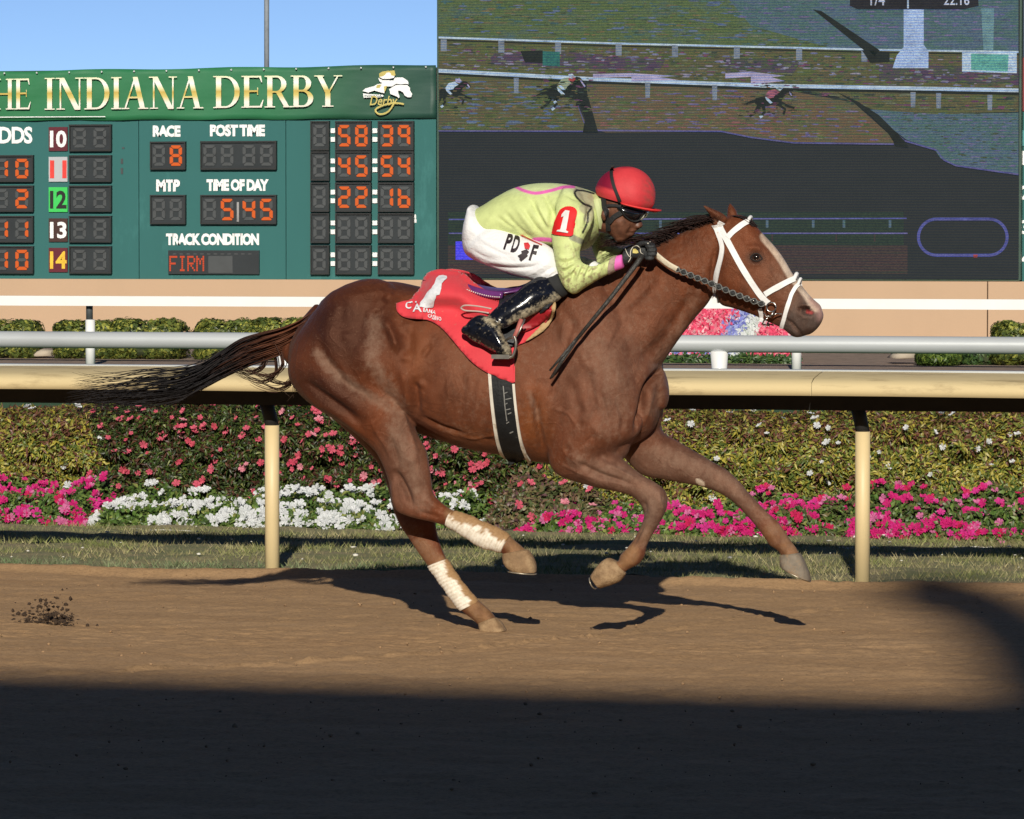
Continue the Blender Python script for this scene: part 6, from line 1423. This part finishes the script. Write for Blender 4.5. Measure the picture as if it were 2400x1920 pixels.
# breeches
m_bre = mat('breeches_white', (.80, .80, .82), .6, .04, 8, bmp=.8, bscale=16, stretch=(1, 1, 1.8))
bre = fuse('breeches', [loft(pelvis, n=40, cap=(.2, .3)), loft(thN, n=32), loft(thF, n=28)], .005, m_bre, jk, 3)
sculpt(bre.data, [([(1130,617),(1180,628),(1235,628),(1280,612)], -.010, 4), ([(1140,610),(1200,618),(1250,612)], .006, 5), ([(1120,560),(1160,588),(1210,604)], -.004, 5), ([(1100,530),(1130,560),(1160,575)], .004, 7), ([(1262,650),(1280,636),(1302,626)], -.006, 4), ([(1240,648),(1264,630),(1296,612)], .005, 4),
                  ([(1100,580),(1130,600),(1170,612)], -.004, 4), ([(1225,580),(1260,600),(1290,610)], -.004, 5), ([(1280,658),(1290,640),(1306,632)], .005, 3)])
BVB = bvh_of(bre)
m_txt = mat('breeches_print', (.025, .015, .02), .6); m_txr = mat('breeches_print_red', (.60, .03, .04), .6)
def rot(V2, cx, cy, a): c, s = math.cos(R(a)), math.sin(R(a)); return [(cx+(x-cx)*c-(y-cy)*s, cy+(x-cx)*s+(y-cy)*c) for x, y in V2]
for ch, x0_, x1_, y0_, y1_ in (('P', 1184,1200,552,586), ('D', 1201,1217,556,592), ('F', 1243,1260,577,611)):
    V2, F2 = text2d(ch, x0_-1, y0_, x1_+1, y1_, bold=.03, shear=.25); decal('lettering', rot(V2, (x0_+x1_)/2, (y0_+y1_)/2, 8), F2, BVB, m_txt, jk, .009)
for pl, mm in (([(1228,572),(1238,571),(1243,578),(1240,586),(1230,584)], m_txr), ([(1222,590),(1234,586),(1240,592),(1232,602),(1226,600)], m_txt), ([(1218,598),(1226,594),(1222,608),(1214,600)], m_txt), ([(1230,590),(1238,600),(1222,614),(1218,608)], m_txt)):
    V2, F2 = poly_grid(pl, 5); decal('emblem', V2, F2, BVB, mm, jk, .007)
strap(BVB, [(1205,546),(1230,559),(1270,577)], 1.6, m_txr, 'lettering', jk, .002, .006)
# boots
m_boot = bpy.data.materials.new('boot_patent'); nt_, b_s = nodes(m_boot); v_ = coords(nt_)
a_ = nt_.nodes.new('ShaderNodeVertexColor'); a_.layer_name = 'Col'; nt_.links.new(mixc(nt_, 1, a_.outputs[0], ramp(nt_, noise(nt_, 50, 8, .75, v_), [(.35, (.5, .5, .5)), (.62, (1.3, 1.3, 1.3))]), 'MULTIPLY'), b_s.inputs['Base Color'])
sp_b = nt_.nodes.new('ShaderNodeSeparateColor'); nt_.links.new(a_.outputs[0], sp_b.inputs[0]); rr_ = nt_.nodes.new('ShaderNodeMapRange'); nt_.links.new(sp_b.outputs[0], rr_.inputs[0]); rr_.inputs[1].default_value = .01; rr_.inputs[2].default_value = .2; rr_.inputs[3].default_value = .13; rr_.inputs[4].default_value = .75; nt_.links.new(rr_.outputs[0], b_s.inputs['Roughness'])
bump(nt_, b_s, noise(nt_, 30, 4, .6, v_), .14, .005)
def boot(s1, s2, name):
    o = fuse('boot', [loft(s1, n=32, cap=(.15, .3)), loft(s2, n=28)], .0042, m_boot, jk, 3)
    sculpt(o.data, [([(1132,746),(1150,757),(1172,768)], -.006, 3), ([(1142,742),(1160,752),(1184,764)], .005, 4), ([(1092,782),(1120,802),(1150,822),(1180,832)], -.004, 2.5), ([(1110,770),(1122,764),(1138,766)], -.003, 3)], -1)
    co = get_co(o.data); q = toX(co); c = np.tile([.007, .008, .013], (len(co), 1)); f = vnoise(q[:, 0], q[:, 1], 75, 5)+.8*vnoise(q[:, 0], q[:, 1], 76, 2)
    low = np.clip((18-dist_poly(q, [(1318,690),(1262,724),(1204,752)]))/10, 0, 1)+.9*np.clip((16-dist_poly(q, [(1140,748),(1166,764),(1180,790),(1192,826)]))/12, 0, 1)+.55*np.clip((8-dist_poly(q, [(1094,786),(1130,812),(1180,833)]))/5, 0, 1)
    wv = np.clip(low*1.25+f*1.2-.45, 0, 1)[:, None]; vcol(o.data, c*(1-wv)+np.array([.33, .28, .19])*wv); return o
bN = boot(shN, ftN, 'n'); bF = boot(flipY(shN), flipY(ftN), 'f')
band([(1281,640,1320,698,-.203,.060), (1300,634,1330,690,-.195,.060), (1308,634,1330,682,-.19,.056)], 'knee_elastic', mat('elastic_black', (.016, .017, .018), .85, .2, 30))
# helmet with cap cover
hx = P(1464, 455, JY); Rx = (P(1536, 455, JY).x-P(1396, 455, JY).x)/2
V = []; F = []; nu, nv = 48, 20
for j in range(nv+1):
    ph = (math.pi*.60)*j/nv
    for i in range(nu):
        th = 2*math.pi*i/nu; r = math.sin(ph) if ph < math.pi/2 else 1-.10*((ph-math.pi/2)/(math.pi*.10))**2
        lx = math.cos(th)*r*Rx*1.0; ly = math.sin(th)*r*.112; lz = math.cos(ph)*(.128 if math.cos(ph) > 0 else .10)
        if lz > 0: lz *= 1+.06*math.cos(th)*math.sin(ph)
        pk = 1+.018*math.cos(th*6)*math.sin(ph)
        V.append(Vector((lx*pk, ly*pk, lz)))
rotM = Matrix.Rotation(R(15), 3, 'Y'); off = Vector((hx.x+.002, JY, P(1464, 458, JY).z))
V = [rotM@v+off for v in V]
for j in range(nv):
    for i in range(nu): F.append((j*nu+i, j*nu+(i+1) % nu, (j+1)*nu+(i+1) % nu, (j+1)*nu+i))
hm_ = bpy.data.meshes.new('cap'); 
m_cap = vmat('cap_cover', .62, .3, 0, bmp=.35, bscale=45, var=.06, vscale=30)
capo = mesh('cap_cover', V, F, m_cap, jk, True); co = get_co(capo.data); q = toX(co); base = np.tile([.60, .045, .055], (len(co), 1))
jb((.22, .006, .030), np.clip((dist_poly(q, [(1400,462),(1450,474),(1500,490)])-22)/4, 0, 1)*(q[:, 0] < 1444-.0*(q[:, 1]))*np.clip((1436+.12*(q[:, 1]-395)-q[:, 0])/3, 0, 1)+0)
jb((.22, .006, .030), np.clip((1.0-np.abs(q[:, 0]-1462)/30), 0, 1)*np.clip((396-q[:, 1])/6, 0, 1)*.9)
fl = vnoise(q[:, 0], q[:, 1], 77, 1.6)+.5*vnoise(q[:, 0], q[:, 1], 78, 4); jb((.26, .07, .06), np.clip((q[:, 0]+.1*q[:, 1]-1542)/22, 0, 1)*np.clip((fl+.25)*2, 0, 1)*.75)
sculpt(capo.data, [([(1486,392),(1498,430),(1504,488)], -.0022, 4), ([(1440,400),(1452,440),(1470,478)], -.0016, 5), ([(1402,452),(1450,466),(1510,484)], .002, 4)]); vcol(capo.data, base); md = capo.modifiers.new('s', 'SUBSURF'); md.levels = md.render_levels = 1; BVH_ = bvh_of(capo)
# peak of the helmet
V = []; F = []
for i in range(25):
    th = R(-86+172*i/24); a = Vector((math.cos(th)*Rx*.965, math.sin(th)*.108, -.030)); ln = .040*max(0, math.cos(th))**.8+.003
    b2 = a+Vector((ln*1.0, math.sin(th)*.004, .010*max(0, math.cos(th))**2)); 
    V += [rotM@a+off, rotM@(a+Vector((ln*.5, 0, -.002)))+off, rotM@b2+off]
for i in range(24): F += [(i*3, i*3+1, i*3+4, i*3+3), (i*3+1, i*3+2, i*3+5, i*3+4)]
pk = mesh('cap_peak', V, F, mat('cap_red', (.74, .035, .035), .6, .1, 30, bmp=.2), jk, True); md = pk.modifiers.new('s', 'SOLIDIFY'); md.thickness = .006
BJ = bvh_of(bodyj)
m_strap = mat('strap_black', (.013, .014, .015), .7, .2, 40, bmp=.3)
strap([BVH_, BJ], [(1437,389),(1434,402),(1435,418),(1440,438),(1447,456),(1454,472)], 7, m_strap, 'goggle_strap', jk, .004, .003, -.1)
strap([BJ], [(1417,462),(1418,482),(1422,502),(1426,522),(1428,540)], 10, m_strap, 'chin_strap', jk, .005, .004, -.1)
strap([BJ], [(1428,522),(1440,508),(1452,500),(1462,494)], 11, m_strap, 'chin_strap', jk, .006, .005, -.1)
strap([BJ], [(1424,482),(1440,481),(1456,484)], 6, m_strap, 'chin_strap', jk, .006, .005, -.1)
# goggles
V, F = loft([(1454,472,1458,500,JY,.090), (1468,474,1470,513,JY,.092), (1484,478,1484,520,JY,.084), (1499,484,1497,520,JY,.066), (1511,490,1508,512,JY,.040)], n=28, sub=5, cap=(.05, .3))
mesh('goggles', V, F, mat('goggle_lens', (.006, .007, .009), .08, .1, 10, coat=1), jk, True)
mb = MB()
for a_, b2 in (((1458,479),(1512,494)),):
    pass
fr = [(1458,482),(1474,480),(1494,486),(1508,493),(1511,500),(1505,510),(1494,517),(1482,517),(1470,510),(1460,498)]
BG = bvh_of(bpy.data.objects['goggles'])
MB().tube([(hit(BG, x, y, -.08, .002)[0]) for x, y in spline2(fr, 3)]+[hit(BG, *fr[0], -.08, .002)[0]], .0035, 7).build('goggle_frame', m_strap, jk, True)
MB().tube([(hit(BG, x, y, -.05, .004)[0]) for x, y in ((1500,514),(1507,507),(1511,500))], .0028, 6).build('goggle_rim', mat('rim_clear', (.4, .4, .34), .2), jk, True)
# collar
strap([BVS], [(1396,470),(1400,490),(1405,515),(1408,534)], 14, mat('collar_lime', (.64, .72, .36), .5, .08, 20), 'collar', jk, .006, .006, -.08)
# gloves
m_glove = mat('glove_black', (.020, .022, .024), .6, .3, 40, bmp=.5, bscale=110, dirt=(.15, .12, .09), dirt_amt=.1)
def inflate(L, d=.0018):
    out = []
    for V, F in L:
        V = np.array([list(v) for v in V]); c = V.mean(0); out.append((V, F))
    return out
fuse('glove', inflate(hN)+[loft([(1464,622,1462,588,-.155,.030), (1476,618,1476,584,-.155,.028)], cap=(.1, .3))], .0026, m_glove, jk, 2)
fuse('glove', inflate(hF)+[loft([(1512,582,1512,556,.085,.026), (1526,576,1528,552,.075,.024)], cap=(.1, .3))], .0028, m_glove, jk, 2)
m_pipe = mat('glove_piping', (.66, .62, .52), .6, .1, 30)
BGL = [bvh_of(o) for o in bpy.data.objects if o.name.startswith('glove') and o.type == 'MESH']
for pl in ([(1466,584),(1470,594),(1476,602),(1478,590),(1484,580),(1494,576),(1500,582),(1502,592),(1508,596)], [(1478,602),(1476,608),(1472,614)]):
    MB().tube([hit(BGL, x, y, -.18, .002)[0] for x, y in crom(pl, 4)], .0018, 6).build('piping', m_pipe, jk, True)
V2, F2 = poly_grid([(1484,584),(1490,582),(1494,586),(1497,592),(1492,594),(1483,593)], 4); decal('logo_patch', V2, F2, BGL, mat('patch_yellow', (.62, .52, .16), .6), jk, .003)
for pl in ([(1519,571),(1528,564)],): MB().tube([hit(BGL, x, y, -.1, .003)[0] for x, y in pl], .003, 6).build('piping', m_pipe, jk, True)
# whip
wp = empty('riding_whip', (P(1400, 740, -.25).x, -.25, 1.4), 'long thin dark riding whip slanting down from the near glove across the horse shoulder', 'whip')
m_wh = mat('whip_leather', (.035, .033, .030), .45, .4, 40, bmp=.6, bscale=90, dirt=(.30, .28, .24), dirt_amt=.15, dscale=60)
ca, cb = P(1512, 585, -.21), P(1352, 795, -.30)
MB().tube([P(1506,598,-.20), P(1494,616,-.22), P(1430,700,-.27), P(1352,795,-.31)], [.0125, .0115, .0095, .008], 10).build('shaft', m_wh, wp, True)
MB().tube([P(1352,795,-.31), P(1322,838,-.325), P(1292,886,-.33)], [.008, .0085, .006], 8, True, .5).build('flap', m_wh, wp, True)
MB().tube([P(1352,793,-.317), P(1318,835,-.332), P(1288,869,-.335)], [.006, .007, .004], 8, True, .5).build('flap', m_wh, wp, True)
# ================================================================== GRANDSTAND behind the camera (casts the foreground shade)
h_edge = 19.0
pe = G(1200, 1612); b_ = h_edge/math.tan(SUN_EL)
hd_ = Vector((LD.x, LD.y, 0)).normalized(); ye = pe.y - hd_.y*b_
gs = empty('grandstand', (0, ye-12, 0), 'tall concrete grandstand with a flat roof behind the photographer', 'grandstand')
m_con = mat('concrete', (.12, .12, .115), .85, .2, .3); m_steel = mat('stand_steel', (.05, .055, .06), .6)
MB().box(-110, 110, ye-30, ye, h_edge-.9, h_edge).build('roof', m_con, gs)
MB().box(-110, 110, ye-31, ye-30, 0, h_edge).build('rear_wall', m_con, gs)
for i in range(9): MB().box(-110, 110, ye-30+i*2.6, ye-27.4+i*2.6, 0, 13.5-i*1.4).build('seating_step', m_con, gs)
for i in range(12): MB().box(-105+i*19, -104.4+i*19, ye-9, ye-8.4, 0, h_edge-.9).build('column', m_steel, gs)
MB().box(-110, 110, ye-9.2, ye-9.0, 4, 13).build('glass_front', mat('dark_glass', (.02, .025, .03), .1), gs)
# unseen curved tube added and shaped to cast the soft track shadow at right
tr_ = [(2090, 1388), (2150, 1390), (2220, 1396), (2310, 1432), (2395, 1500), (2440, 1580), (2460, 1640)]
hs = [21.2, 21.3, 21.5, 21.4, 21.0, 20.2, 18.9]; pts = []
ym = ye+.5
for (px, py) in tr_:
    g = G(px, py); s = (g.y-ym)/hd_.y; pts.append(Vector((g.x-hd_.x*s, ym, s*math.tan(SUN_EL))))
pts = [Vector(r) for r in crom([list(p) for p in pts], 4)]
shadow_tube = setp(MB().tube(pts, [.36-.10*i/(len(pts)-1) for i in range(len(pts))], 12).build('curved_shadow_tube', m_steel, None, True), 'unseen curved dark tube added behind the camera to cast the soft shadow at the right', 'shadow caster')
shadow_tube
